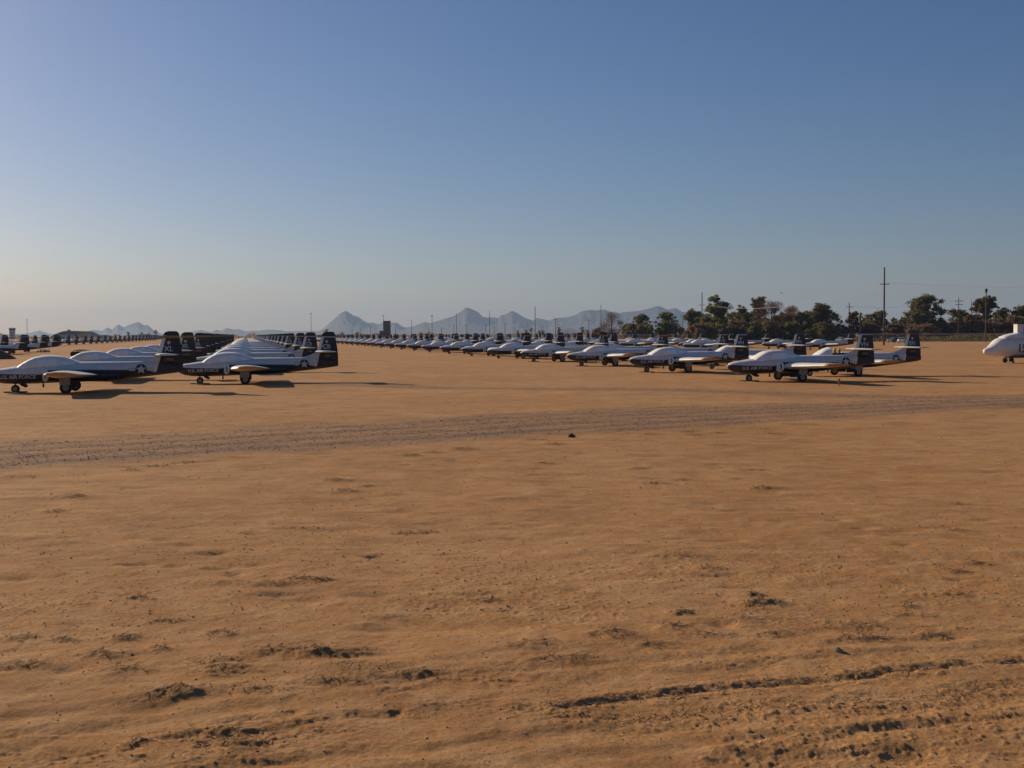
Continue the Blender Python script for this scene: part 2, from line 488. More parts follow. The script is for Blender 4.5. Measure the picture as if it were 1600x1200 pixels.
def make_ground():
    rs = [0.0, 1.5, 3.0, 4.2]
    rr = 5.2
    while rr < 34: rs.append(rr); rr *= (1.0018 if rr < 15 else 1.003)
    while rr < 150: rs.append(rr); rr *= 1.008
    while rr < 12200: rs.append(rr); rr *= 1.05
    rs = np.array(rs)
    th = []
    a = -math.pi
    while a < math.pi - 1e-6:
        th.append(a)
        d = abs(a)
        a += .00115 if d < R(25.5) else (.006 if d < R(40) else .05)
    th = np.array(th)
    nr, nt_ = len(rs), len(th)
    rg, tg = np.meshgrid(rs, th, indexing='ij')
    x = (rg * np.sin(tg)).ravel(); y = (rg * np.cos(tg)).ravel()
    z, road, scrub = ground_fields(x, y)
    i = np.arange(nr - 1)[:, None] * nt_; j = np.arange(nt_)[None, :]; j2 = (j + 1) % nt_
    q = np.stack([i + j, i + nt_ + j, i + nt_ + j2, i + j2], -1).reshape(-1, 4)
    me = bpy.data.meshes.new("ground")
    me.vertices.add(len(x)); me.loops.add(q.size); me.polygons.add(len(q))
    me.vertices.foreach_set("co", np.stack([x, y, z], -1).astype(np.float32).ravel())
    me.loops.foreach_set("vertex_index", q[:, ::-1].astype(np.int32).ravel())
    me.polygons.foreach_set("loop_start", np.arange(0, q.size, 4, dtype=np.int32))
    me.polygons.foreach_set("use_smooth", np.ones(len(q), bool))
    for nm, arr in (("road", road), ("scrub", scrub)):
        at_ = me.attributes.new(nm, 'FLOAT', 'POINT')
        at_.data.foreach_set("value", arr.astype(np.float32))
    me.update(); me.validate()
    m, nt, b = mat("desert_dirt")
    geo = N(nt, "ShaderNodeNewGeometry"); P = geo.outputs['Position']
    big = noise_n(nt, .12, 4, .6, vec=P)
    mp = N(nt, "ShaderNodeMapping"); mp.inputs['Scale'].default_value = (.8, .9, 1); nt.links.new(P, mp.inputs[0])
    streak = noise_n(nt, .9, 5, .6, vec=mp.outputs[0])
    mid = noise_n(nt, 2.2, 6, .65, vec=P)
    fine = noise_n(nt, 26, 6, .75, vec=P)
    grain = noise_n(nt, 95, 3, .7, vec=P)
    c = mix_c(nt, ramp_n(nt, big, [(.40, 0.0), (.60, 1.0)]), (.45, .226, .080), (.52, .288, .120))
    c = mix_c(nt, ramp_n(nt, streak, [(.42, 0.0), (.68, .8)]), c, (.33, .162, .062))
    c = mix_c(nt, ramp_n(nt, mid, [(.45, 0.0), (.75, .75)]), c, (.57, .36, .185))
    c = mix_c(nt, ramp_n(nt, fine, [(.30, .8), (.50, 0.0)]), c, (.20, .088, .036))
    c = mix_c(nt, ramp_n(nt, grain, [(.58, 0.0), (.72, .6)]), c, (.62, .42, .235))
    ar = N(nt, "ShaderNodeAttribute", attribute_name="road")
    asb = N(nt, "ShaderNodeAttribute", attribute_name="scrub")
    peb = N(nt, "ShaderNodeTexVoronoi"); peb.inputs['Scale'].default_value = 16.0; nt.links.new(P, peb.inputs['Vector'])
    pc = N(nt, "ShaderNodeSeparateColor"); nt.links.new(peb.outputs['Color'], pc.inputs[0])
    gcol = mix_c(nt, pc.outputs[0], (.125, .084, .064), (.33, .21, .135))
    c = mix_c(nt, math_n(nt, 'MULTIPLY', ar.outputs['Fac'], 1.0, True), c, gcol)
    straw = noise_n(nt, 60, 4, .7, vec=P)
    scol = mix_c(nt, ramp_n(nt, straw, [(.35, 0.0), (.7, 1.0)]), (.21, .110, .046), (.42, .25, .11))
    sm = math_n(nt, 'MULTIPLY', asb.outputs['Fac'], math_n(nt, 'ADD', math_n(nt, 'MULTIPLY', fine, 1.2), .05), True)
    c = mix_c(nt, sm, c, scol)
    nt.links.new(c, b.inputs['Base Color'])
    b.inputs['Roughness'].default_value = .95
    b.inputs['Specular IOR Level'].default_value = .15
    hsum = math_n(nt, 'ADD', math_n(nt, 'MULTIPLY', fine, 1.0), math_n(nt, 'MULTIPLY', grain, .35))
    hsum = math_n(nt, 'ADD', hsum, math_n(nt, 'MULTIPLY', mid, 1.2))
    bp = N(nt, "ShaderNodeBump"); bp.inputs['Strength'].default_value = .55; bp.inputs['Distance'].default_value = .03
    nt.links.new(hsum, bp.inputs['Height']); nt.links.new(bp.outputs[0], b.inputs['Normal'])
    me.materials.append(m)
    o = bpy.data.objects.new("ground", me)
    col.objects.link(o)
    tag(o, 'dry tan desert dirt with ruts and a grey gravel track crossing it', 'ground', kind='structure')
make_ground()

# loose pebbles and dry straw lying on the near ground
def make_litter():
    pb, st = MB(), MB()
    def strew(n, r0, r1, sizes, grow, pick, road_only=False):
        rs = np.array([r0 * math.exp(rnd.random() * math.log(r1 / r0)) for _ in range(n)])
        ths = np.array([R(rnd.uniform(-27, 27)) for _ in range(n)])
        xs, ys = rs * np.sin(ths), rs * np.cos(ths)
        zs, rd, sk = ground_fields(xs, ys)
        dn = fbm(xs / 2.5, ys / 2.5, 333, 3)
        for x, y, z, r, rdv, d in zip(xs, ys, zs, rs, rd, dn):
            if road_only:
                if rdv < .30 + .55 * rnd.random(): continue
            elif rnd.random() > .25 + 1.6 * max(0, d - .38): continue
            s = rnd.choice(sizes) * (1 + r * grow) * rnd.uniform(.6, 1.15)
            a = rnd.uniform(0, 6.28); fl = rnd.uniform(.55, 1.0)
            vs = []
            for k in range(5):
                q = a + k * 1.2566 + rnd.uniform(-.35, .35)
                vs.append((x + math.cos(q) * s * rnd.uniform(.7, 1.25), y + math.sin(q) * s * rnd.uniform(.7, 1.25), z + s * rnd.uniform(-.2, .2)))
            t1, t2 = rnd.uniform(0, 6.28), s * .45
            vs.append((x + math.cos(t1) * t2, y + math.sin(t1) * t2, z + s * fl * rnd.uniform(.6, 1)))
            vs.append((x - math.cos(t1) * t2, y - math.sin(t1) * t2, z + s * fl * rnd.uniform(.6, 1)))
            fs = []
            for k in range(5):
                m_ = a + (k + .5) * 1.2566
                fs.append((k, (k + 1) % 5, 5 if math.cos(m_ - t1) > 0 else 6))
            ks = [k for k in range(5) if (fs[k][2] != fs[(k + 1) % 5][2])]
            for k in ks: fs.append(((k + 1) % 5, fs[(k + 1) % 5][2], fs[k][2]))
            pb.add(vs, fs, pick())
    strew(7000, 6.2, 16, (.003, .004, .004, .005, .007, .010), .02, lambda: 0 if rnd.random() < .95 else 1)
    strew(14000, 11, 46, (.005, .006, .008, .011), .025, lambda: 0 if rnd.random() < .97 else 1)
    strew(60000, 17, 62, (.007, .010, .013), .022, lambda: 2 if rnd.random() < .8 else 0, True)
    o = pb.build("pebbles", [simple('pebble_brown', (.42, .25, .13), .9, var=.5, scale=.8), simple('pebble_pale', (.55, .46, .36), .8, var=.2), simple('gravel_grey', (.20, .145, .115), .9, var=.5, scale=.9)], smooth=False)
    tag(o, 'small loose pebbles and clods strewn over the near dirt', 'pebbles', kind='stuff')
    # dry plant litter on the clumps
    ctr = [(mx, my, sx, sy) for mx, my, sx, sy, mh in MOUNDS_W]
    for pts, w, dep, rg in RUTS[:2]:
        for (x0, y0), (x1, y1) in zip(pts[:-1], pts[1:]):
            for t in (.1, .4, .7): ctr.append((x0 + (x1 - x0) * t, y0 + (y1 - y0) * t, .22, .1))
    P = []
    for mx, my, sx, sy in ctr:
        if my > 34: continue
        for k in range(int(26 + 60 * sx)):
            P.append((mx + rnd.gauss(0, sx * .55), my + rnd.gauss(0, sy * .6)))
    P = np.array(P); zs, _, _ = ground_fields(P[:, 0], P[:, 1])
    for (x, y), z in zip(P, zs):
        a = rnd.uniform(0, 6.28); L = rnd.uniform(.02, .07); up = rnd.uniform(0, .022)
        w = .0018 + .00015 * y
        d = Vector((math.cos(a), math.sin(a), 0)); p = Vector((x, y, z + .004)); e = p + d * L + Vector((0, 0, up))
        s = Vector((-d.y, d.x, .4)) * w
        st.add([p - s, p + s, e + s * .4, e - s * .4], [(0, 1, 2, 3)])
    o = st.build("dry_grass", simple('dry_straw', (.44, .28, .14), .9, var=.6, scale=1.3), smooth=False)
    tag(o, 'withered straw and stems caught on the low clumps', 'dry grass', kind='stuff')
make_litter()

# ------------------------------------------------------------------ mountains and haze
RANGE_NEAR = [(285, 523), (300, 518), (314, 515.5), (330, 519), (338, 515), (346, 517), (354, 512.5), (366, 515), (374, 514.5), (385, 518), (395, 516.5), (405, 517), (412, 515.5), (425, 515), (440, 516), (455, 520), (470, 521), (490, 520), (505, 514), (517, 503), (525, 496), (533, 489), (540, 485.5), (547, 489), (552, 493), (560, 495), (568, 501), (575, 504.5), (583, 504), (590, 507), (600, 503.5), (610, 504.5), (620, 504), (627, 509), (632, 511.5), (645, 510.5), (655, 506), (664, 503), (672, 505), (685, 501), (700, 496.5), (708, 494.5), (714, 491), (720, 487), (726, 481.5), (731, 480.5), (740, 484), (748, 488), (755, 495.5), (762, 496), (770, 495.5), (779, 497), (783, 492.5), (790, 491), (800, 485.5), (808, 489), (820, 496.5), (833, 501), (838, 497), (848, 498.5), (858, 501), (868, 497), (885, 496), (900, 492), (908, 487), (920, 484), (930, 485), (945, 483.5), (955, 488), (967, 489), (980, 487.5), (1000, 485.5), (1018, 481), (1028, 478), (1035, 480), (1042, 484), (1055, 481), (1065, 487), (1080, 490), (1100, 495), (1150, 502), (1250, 506), (1320, 503), (1360, 508), (1420, 513), (1500, 516), (1700, 519)]
RANGE_FAR = [(-80, 519), (-30, 521), (0, 520.5), (15, 522.5), (40, 521), (50, 519.5), (61, 516.5), (80, 522), (120, 521), (130, 519), (145, 515.5), (160, 517), (167, 511.5), (175, 515), (185, 506.5), (193, 511.5), (206, 506), (217, 503), (225, 508), (231, 507.5), (240, 516), (252, 521), (270, 523.5), (330, 520), (450, 517.5), (490, 517), (520, 519), (560, 523)]
rock_m, nt, b = mat("mountain_rock")
geo = N(nt, "ShaderNodeNewGeometry")
nt.links.new(mix_c(nt, noise_n(nt, .004, 6, .6, vec=geo.outputs['Position']), (.040, .036, .040), (.075, .066, .066)), b.inputs['Base Color'])
b.inputs['Roughness'].default_value = .95
def make_range(pts, D, depth, name, label, seed):
    xs = np.arange(pts[0][0], pts[-1][0] + .1, 1.5)
    ys = np.interp(xs, [p[0] for p in pts], [p[1] for p in pts])
    rows = np.linspace(-1, 1, 41)
    V, F = [], []
    px = np.repeat(xs[:, None], len(rows), 1); tt = np.repeat(rows[None, :], len(xs), 0)
    H = np.array([max((ray(x, y).z) * D + CAM_H, 4) for x, y in zip(xs, ys)])
    dirx = np.array([ray(x, 523).x for x in xs])
    ridge = np.abs(fbm(px / 14.0, tt * 5 + px / 40 + 5, seed, 4) - .5) * 2
    prof = 1 - np.abs(tt) ** .85
    edge = np.clip(np.abs(tt) * 3, 0, 1)
    Z = H[:, None] * np.clip(prof * (1 - .45 * edge * (1 - np.abs(tt)) * (1 - ridge)) , 0, 1)
    Yd = D + tt * depth
    X = dirx[:, None] * Yd
    Z = Z - 2.0 * (np.abs(tt) > .99)
    V = np.stack([X, Yd, Z], -1).reshape(-1, 3)
    n = len(rows)
    F = [(i * n + j, (i + 1) * n + j, (i + 1) * n + j + 1, i * n + j + 1) for i in range(len(xs) - 1) for j in range(n - 1)]
    me = bpy.data.meshes.new(name); me.from_pydata([tuple(p) for p in V], [], F)
    me.materials.append(rock_m); me.update()
    o = bpy.data.objects.new(name, me); col.objects.link(o)
    tag(o, label, 'mountains', kind='structure')
make_range(RANGE_NEAR, 9000, 1100, "mountains", 'jagged blue grey mountain range fading in haze along the horizon', 201)
make_range(RANGE_FAR, 10600, 700, "mountains_far", 'paler low row of peaks on the horizon beyond the XL tailed jets', 301)

# ------------------------------------------------------------------ trainer jet
YAW = math.atan(415 / FPX)
ROW = Vector((-math.sin(YAW), math.cos(YAW), 0))
AFT = Vector((math.cos(YAW), math.sin(YAW), 0))
OX = 3.57                                           # the model's origin: metres aft of the nose
FUS = [  # x aft of nose, bottom, top, half width
    (0.00, .78, .90, .05), (.06, .70, .97, .16), (.18, .60, 1.03, .30), (.42, .49, 1.09, .45), (.8, .43, 1.14, .57), (1.2, .41, 1.20, .65), (1.6, .41, 1.26, .70),
    (2.2, .42, 1.32, .73), (2.8, .44, 1.36, .74), (3.4, .46, 1.39, .73), (4.1, .48, 1.40, .69), (4.9, .51, 1.40, .60), (5.7, .56, 1.39, .49), (6.5, .64, 1.39, .37),
    (7.2, .72, 1.38, .27), (7.9, .80, 1.34, .18), (8.35, .86, 1.28, .11), (8.6, .93, 1.18, .05)]
NEXP = 2.5
def fus_at(x):
    xs = [r[0] for r in FUS]
    return [float(np.interp(x, xs, [r[k] for r in FUS])) for k in (1, 2, 3)]
def fus_side(x, z):
    zb, zt, w = fus_at(x)
    q = min(abs((z - (zb + zt) / 2) / ((zt - zb) / 2)), .985)
    return w * (1 - q ** NEXP) ** (1 / NEXP)

def fus_ring(zb, zt, w, x, n):
    out = []
    for k in range(n):
        a = 2 * math.pi * k / n
        c, s = math.cos(a), math.sin(a)
        out.append((x - OX, w * math.copysign(abs(c) ** (2 / NEXP), c), (zb + zt) / 2 + (zt - zb) / 2 * math.copysign(abs(s) ** (2 / NEXP), s)))
    return out

FIN = [  # z, leading edge x, trailing edge x, half thickness
    (1.05, 7.0, 8.60, .07), (1.30, 6.2, 8.60, .07), (1.37, 6.45, 8.60, .07), (1.45, 6.85, 8.595, .075), (1.55, 7.15, 8.59, .075), (1.66, 7.36, 8.58, .075), (1.80, 7.47, 8.57, .07),
    (2.1, 7.57, 8.53, .062), (2.4, 7.66, 8.48, .055), (2.62, 7.73, 8.45, .05), (2.72, 7.79, 8.42, .045), (2.77, 7.87, 8.36, .035), (2.79, 7.98, 8.26, .012)]

def text_geom(s, size, width_scale=1.0):
    cu = bpy.data.curves.new("t", 'FONT'); cu.body = s; cu.size = size; cu.offset = size * .018
    cu.align_x = 'CENTER'; cu.resolution_u = 2
    o = bpy.data.objects.new("t", cu); col.objects.link(o)
    dg = bpy.context.evaluated_depsgraph_get()
    me = bpy.data.meshes.new_from_object(o.evaluated_get(dg))
    vs = [(v.co.x * width_scale, v.co.y) for v in me.vertices]; fs = [tuple(p.vertices) for p in me.polygons]
    bpy.data.objects.remove(o); bpy.data.curves.remove(cu); bpy.data.meshes.remove(me)
    return vs, fs

def airfoil(n, chord, thick):
    out = []
    for k in range(n):
        a = 2 * math.pi * k / n
        c = .5 * (1 + math.cos(a))                   # 1 at trailing edge
        t = thick * chord * 2.6 * (math.sqrt(max(c, 0)) * (1 - c) * .75 + .012)
        out.append((c * chord, t if a < math.pi else -t * .7))
    return out

def jet_parts(kind, lod, open_cockpit=False):
    """list of (name, parent index or None, MB, [materials])"""
    P = []
    def put(name, mb, mats, parent=None, lab=None):
        P.append((name, parent, mb, mats if isinstance(mats, list) else [mats], lab)); return len(P) - 1
    hi = lod == 0
    nseg = 28 if hi else (14 if lod == 1 else 8)
    rows = FUS if lod < 2 else FUS[::3] + [FUS[-1]]
    if hi:
        xs = sorted(set([r[0] for r in FUS] + [(a[0] + b_[0]) / 2 for a, b_ in zip(FUS[2:-1], FUS[3:])]))
        rows = [(x, *fus_at(x)) for x in xs]
    f = MB().loft([fus_ring(zb, zt, w, x, nseg) for x, zb, zt, w in rows])
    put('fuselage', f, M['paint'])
    # engine nacelles at the wing roots
    ne = 14 if hi else 8
    for sy in (-1, 1):
        nac = MB()
        rings = []
        for x, ry, rz, yc, zc in ((2.62, .17, .23, .80, .80), (2.75, .20, .25, .80, .79), (3.2, .24, .27, .78, .78), (4.4, .25, .27, .74, .78), (5.2, .19, .23, .66, .78), (5.75, .13, .16, .58, .79)):
            rings.append([(x - OX, sy * (yc + ry * math.cos(2 * math.pi * k / ne)), zc + rz * math.sin(2 * math.pi * k / ne)) for k in range(ne)])
        nac.loft(rings)
        if lod < 2: put('engine_nacelle', nac, M['navy'])
    # sprayed cover over the cockpit, or the open windscreen
    nc = 22 if hi else (12 if lod == 1 else 7)
    if not open_cockpit:
        cv = MB(); rings = []
        prof = [(1.36, .0, .46), (1.44, .08, .55), (1.62, .22, .61), (1.9, .39, .645), (2.15, .485, .655), (2.45, .52, .655), (2.8, .50, .64), (3.1, .44, .62), (3.4, .335, .58), (3.7, .19, .52), (3.95, .06, .44), (4.12, .0, .36)]
        if lod == 2: prof = prof[::2]
        for i, (x, hgt, w) in enumerate(prof):
            base = fus_at(x)[1] - .16
            top = fus_at(x)[1] - .02 + hgt * .73
            ring = []
            for k in range(nc):
                a = math.pi * k / (nc - 1)
                c, s = math.cos(a), math.sin(a)
                lump = 1 + (.02 * math.sin(7 * a + i * 1.7) + .014 * math.sin(13 * a + i)) * (1 if hi else .5)
                ring.append((x - OX, w * lump * math.copysign(abs(c) ** .8, c), base + (top - base) * lump * abs(s) ** .68))
            ring += [(x - OX, -w * .5, base - .02), (x - OX, w * .5, base - .02)]
            rings.append(ring)
        cv.loft(rings); put('canopy_cover', cv, M['cover'])
    else:
        ws = MB(); rings = []
        prof = [(1.45, .02, .40), (1.65, .16, .54), (1.9, .32, .60), (2.15, .45, .62), (2.4, .52, .63)]
        def shell(off):
            o_ = []
            for x, hgt, w in prof:
                base = fus_at(x)[1] - .10; top = fus_at(x)[1] + hgt * .8
                o_.append([(x - OX, (w - off) * math.copysign(abs(math.cos(a)) ** .8, math.cos(a)), base + (top - off - base) * abs(math.sin(a)) ** .8) for a in [math.pi * k / (nc - 1) for k in range(nc)]])
            return o_
        A, B = shell(0), shell(.05)
        n = nc
        vs = [p for r in A for p in r] + [p for r in B for p in r]
        off = len(A) * n; fs = []; fi = []
        for i in range(len(A) - 1):
            for j in range(n - 1):
                fs.append((i * n + j, i * n + j + 1, (i + 1) * n + j + 1, (i + 1) * n + j))
                fi.append((off + i * n + j, off + (i + 1) * n + j, off + (i + 1) * n + j + 1, off + i * n + j + 1))
        l = (len(A) - 1) * n
        ws.add(vs, fs, 0)
        ws.f += fi; ws.m += [1] * len(fi)
        e = [(l + j, l + j + 1, off + l + j + 1, off + l + j) for j in range(n - 1)]
        ws.f += e; ws.m += [0] * len(e)
        put('windscreen', ws, [M['cover'], M['interior']])
        ck = MB().box((2.85 - OX, 0, 1.37), (.95, 1.0, .06))
        put('cockpit_floor', ck, M['black'])
        for sy in (-1, 1):
            st = MB().box((2.95 - OX, sy * .28, 1.46), (.14, .30, .26), rot=Euler((0, R(-14), 0)).to_matrix()).box((2.98 - OX, sy * .28, 1.62), (.10, .2, .10))
            put('ejection_seat', st, M['interior'])
        if hi: put('rear_deck', MB().box((3.62 - OX, 0, 1.41), (.6, .8, .05)), M['cover'])
    # wings
    na = 20 if hi else (12 if lod == 1 else 6)
    for sy in (-1, 1):
        st = [(.50, 2.72, 2.25, .80, .13), (1.1, 2.80, 2.12, .82, .13), (4.85, 3.18, 1.46, .955, .11)]
        tip = [(4.855, 3.18, 1.455, .955, .11), (5.03, 3.24, 1.34, .962, .105), (5.12, 3.36, 1.12, .965, .09), (5.15, 3.6, .7, .966, .05)]
        def rings_of(S):
            return [[(x0 + c - OX, sy * y, z + t) for c, t in airfoil(na, ch, th)] for y, x0, ch, z, th in S]
        w = MB().loft(rings_of(st))
        wi = put('wing', w, M['wing'])
        t = MB().loft(rings_of(tip)); put('wing_tip', t, M['tan'], wi)
    # tail fin and stabiliser
    fin = MB(); nf = 14 if hi else 8
    rows = FIN if lod < 2 else FIN[1:-1:2] + [FIN[-2]]
    rings = []
    for z, le, te, th in rows:
        ring = []
        for k in range(nf):
            a = 2 * math.pi * k / nf
            c = .5 * (1 - math.cos(a))
            t = th * 2.2 * (math.sqrt(c) * (1 - c) * .9 + .03 * c) * (1 if a < math.pi else -1) if 0 < k else 0
            ring.append((le + (te - le) * c - OX, t, z))
        rings.append(ring)
    fin.loft(rings)
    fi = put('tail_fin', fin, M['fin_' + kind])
    sb = MB()
    srow = []
    for y in (-1.55, -1.5, -.05, .05, 1.5, 1.55):
        k = abs(y) / 1.55
        ch = 1.22 - .48 * k - (.2 if abs(y) > 1.52 else 0); x0 = 7.33 + .30 * k + (.1 if abs(y) > 1.52 else 0)
        srow.append([(x0 + c - OX, y, 1.70 + t) for c, t in airfoil(10 if lod < 2 else 6, ch, .085 if abs(y) < 1.52 else .04)])
    sb.loft(srow); put('stabilizer', sb, M['wing'])
    # landing gear
    def wheel(c, r, w, parent, nn):
        ty = MB().lathe(c, (0, 1, 0), [(-w / 2, r * .55), (-w / 2, r * .86), (-w * .3, r), (w * .3, r), (w / 2, r * .86), (w / 2, r * .55)], nn)
        ti = ty
        rm = MB().lathe(c, (0, 1, 0), [(-w * .54, r * .2), (-w * .54, r * .54), (w * .54, r * .54), (w * .54, r * .2)], nn)
        return ti, rm
    nw = 20 if hi else 10
    ng = MB().tube([(1.22 - OX, 0, .18), (1.20 - OX, 0, .60)], .04 if lod < 2 else .06, 8).box((1.22 - OX, 0, .24), (.05, .22, .05))
    if hi: ng.tube([(1.24 - OX, 0, .42), (1.62 - OX, 0, .50)], .018, 6)
    gi = put('nose_gear', ng, M['strut'])
    a, b_ = wheel((1.22 - OX, 0, .185), .185, .14, gi, nw)
    put('tyre', a, M['rubber'], gi); put('rim', b_, M['rim'], gi)
    if hi:
        put('nose_gear_door', MB().box((1.58 - OX, -.16, .36), (.30, .015, .13), rot=Euler((R(10), R(28), 0)).to_matrix()), M['navy'])
        put('nose_gear_door', MB().box((1.58 - OX, .16, .36), (.30, .015, .13), rot=Euler((R(-10), R(28), 0)).to_matrix()), M['navy'])
        put('blade_antenna', MB().box((2.42 - OX, 0, .34), (.09, .02, .20), taper=.7), M['navy'])
        put('landing_lamp', MB().lathe((-.012 - OX, 0, .84), (-1, 0, 0), [(-.03, .07), (.0, .068), (.03, .045), (.04, .01)], 12), M['lamp'])
    for sy in (-1, 1):
        y = sy * 1.62
        mg = MB().tube([(3.60 - OX, y, .27), (3.58 - OX, y * .99, .88)], .05, 8)
        if hi: mg.tube([(3.60 - OX, y, .45), (3.55 - OX, y * .72, .82)], .025, 6)
        gi = put('main_gear', mg, M['strut'])
        a, b_ = wheel((3.60 - OX, y - sy * .12, .265), .265, .17, gi, nw)
        put('tyre', a, M['rubber'], gi); put('rim', b_, M['rim'], gi)
        if lod < 2:
            put('gear_door', MB().box((3.58 - OX, y + sy * .07, .60), (.44, .02, .44), taper=1.15), M['door'], gi)
            put('inner_gear_door', MB().box((3.62 - OX, sy * .62, .36), (.62, .02, .26), rot=Euler((R(sy * 8), 0, 0)).to_matrix()), M['navy'])
    # intake covers
    for sy in (-1, 1):
        if lod < 2:
            ax = Vector((-1, sy * .75, .05)).normalized()
            put('intake_cover', MB().lathe((2.62 - OX, sy * .83, .80), ax, [(-.05, .265), (.0, .27), (.03, .22), (.05, .11), (.055, .01)], 16 if hi else 10), M['cover'])
    # markings
    if hi:
        def on_side(vs, x0, z0, off):
            return [(x0 + gx - OX, -(fus_side(x0 + gx, z0 + gz) + off), z0 + gz) for gx, gz in vs]
        vs, fs = text_geom("U.S. AIR FORCE", .235)
        put('lettering', MB().add(on_side(vs, 1.42, .66, .014), fs), M['letter'])
        # star in a circle with bars
        rd = MB()
        cx, cz, r = 6.74, 1.03, .25
        def tri(a, b, c, n=5):
            vs, fs, ix = [], [], {}
            for i in range(n + 1):
                for j in range(n + 1 - i):
                    ix[i, j] = len(vs)
                    vs.append(tuple(a[q] + (b[q] - a[q]) * i / n + (c[q] - a[q]) * j / n for q in (0, 1)))
            for i in range(n):
                for j in range(n - i):
                    fs.append((ix[i, j], ix[i + 1, j], ix[i, j + 1]))
                    if i + j < n - 1: fs.append((ix[i + 1, j], ix[i + 1, j + 1], ix[i, j + 1]))
            return vs, fs
        def patch(tris, off, mi, n=5):
            for t in tris:
                vs, fs = tri(*t, n)
                rd.add(on_side(vs, cx, cz, off), fs, mi)
        circ = [(r * math.cos(k * math.pi / 12), r * math.sin(k * math.pi / 12)) for k in range(24)]
        patch([((0, 0), circ[k], circ[(k + 1) % 24]) for k in range(24)], .010, 0)
        for s in (-1, 1):
            for (hw, hh, o_, mi) in ((.15, .068, .010, 0), (.14, .058, .016, 1)):
                b0 = s * (r + .14)
                q = [(b0 - hw, -hh), (b0 + hw, -hh), (b0 + hw, hh), (b0 - hw, hh)]
                patch([(q[0], q[1], q[2]), (q[0], q[2], q[3])], o_, mi)
        stv = [((r * .94 if k % 2 == 0 else r * .40) * math.sin(k * math.pi / 5), (r * .94 if k % 2 == 0 else r * .40) * math.cos(k * math.pi / 5)) for k in range(10)]
        patch([((0, 0), stv[k], stv[(k + 1) % 10]) for k in range(10)], .018, 1)
        put('roundel', rd, [M['navy'], M['letter']])
        vs, fs = text_geom(kind if kind != 'YN' else 'VN', .34)
        put('tail_code', MB().add([(7.97 + gx - OX, -.082, 1.86 + gz) for gx, gz in vs], fs), M['letter'], fi)
        vs, fs = text_geom({'XL': '24002', 'CB': '1086', 'VN': '0368', 'YN': '2434', 'EN': '3410'}[kind], .17)
        put('serial_number', MB().add([(8.0 + gx - OX, -.088, 1.42 + gz) for gx, gz in vs], fs), M['serial'], fi)
        cr = MB()
        cr.add([(7.98 - OX + .10 * math.sin(k * math.pi / 8), -.080, 2.25 + .10 * math.cos(k * math.pi / 8)) for k in range(16)], [tuple(range(16))], 0)
        cr.add([(7.98 - OX + p[0], -.085, 2.25 + p[1]) for p in ((-.05, .055), (.05, .055), (.05, -.01), (0, -.07), (-.05, -.01))], [(0, 1, 2, 3, 4)], 1)
        put('crest', cr, [M['crest'], M['letter']], fi)
    return P

PROTO = {}
def jet_proto(kind, lod, opened):
    """the first call builds the aircraft; later calls copy it"""
    key = (kind, lod, opened)
    if key in PROTO:
        return copy_tree(PROTO[key])
    P = jet_parts(kind, lod, opened)
    if lod < 2:
        root = empty("trainer_jet")
        objs = []
        for name, par, mb, mats, lab in P:
            o = mb.build(name, mats, root if par is None else objs[par])
            objs.append(o)
    else:
        big, mats = MB(), []
        for name, par, mb, ms, lab in P:
            idx = []
            for m in ms:
                if m not in mats: mats.append(m)
                idx.append(mats.index(m))
            b0 = len(big.v); big.v += mb.v; big.f += [tuple(i + b0 for i in f) for f in mb.f]; big.m += [idx[k] for k in mb.m]
        root = big.build("trainer_jet", mats)
    PROTO[key] = root
    return root

ORD = ['first', 'second', 'third', 'fourth', 'fifth', 'sixth', 'seventh', 'eighth', 'ninth', 'tenth', 'eleventh', 'twelfth']
def row_of_jets(nose_px, Y0, spacing, count, kinds, row_phrase, group, far_label, named=8, opened=(), skip=(), tail_px=None):
    nose = Vector((ray(nose_px, 540).x * Y0, Y0, 0)) if tail_px is None else Vector((ray(tail_px, 530).x * Y0, Y0, 0)) - AFT * 8.6
    for i in range(count):
        if i in skip: continue
        p = nose + ROW * spacing * i + AFT * rnd.uniform(-.12, .12) * (i > 0) + ROW * rnd.uniform(-.4, .4) * (i > 0)
        dist = p.y
        lod = 0 if dist < 125 else (1 if dist < 235 else 2)
        kind = kinds[min(i, len(kinds) - 1)] if i < len(kinds) else kinds[(i * 7) % len(kinds)]
        o = jet_proto(kind, lod, i in opened)
        w = p + AFT * OX
        o.location = (w.x, w.y, ground_z(w.x, w.y) - .01)
        o.rotation_euler = (0, 0, YAW + (R(rnd.uniform(-1.2, 1.2)) if i else 0))
        if i < named:
            tailw = {'XL': 'XL tail', 'CB': 'CB tail', 'VN': 'VN tail', 'YN': 'orange banded tail', 'EN': 'EN tail'}[kind]
            lab = f"{ORD[i]} jet back in {row_phrase}, {'open cockpit' if i in opened else 'covered cockpit'}, {tailw}"
            if i == 0: lab = f"nearest jet of {row_phrase}, {'open cockpit' if i in opened else 'covered cockpit'}, {tailw}"
        else:
            lab = far_label
        tag(o, lab, 'jet', group)
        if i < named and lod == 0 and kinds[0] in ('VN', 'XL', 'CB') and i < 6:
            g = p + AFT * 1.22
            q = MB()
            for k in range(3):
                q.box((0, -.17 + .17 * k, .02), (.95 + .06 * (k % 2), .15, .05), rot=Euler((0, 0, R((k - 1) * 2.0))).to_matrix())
            bd = q.build('wheel_shadow_strip', M['plank'], smooth=False)  # added dark strips standing in for the shadow under the nose wheel
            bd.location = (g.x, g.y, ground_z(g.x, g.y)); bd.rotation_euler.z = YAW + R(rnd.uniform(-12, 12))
            tag(bd, f"dark shadow strips under nose wheel of the {'nearest' if i == 0 else ORD[i]} jet in the row {dict(XL='with XL tails', CB='with CB tails', VN='facing the lane')[kinds[0]]}", 'shadow strips', 'shadow strips under the nose wheels')

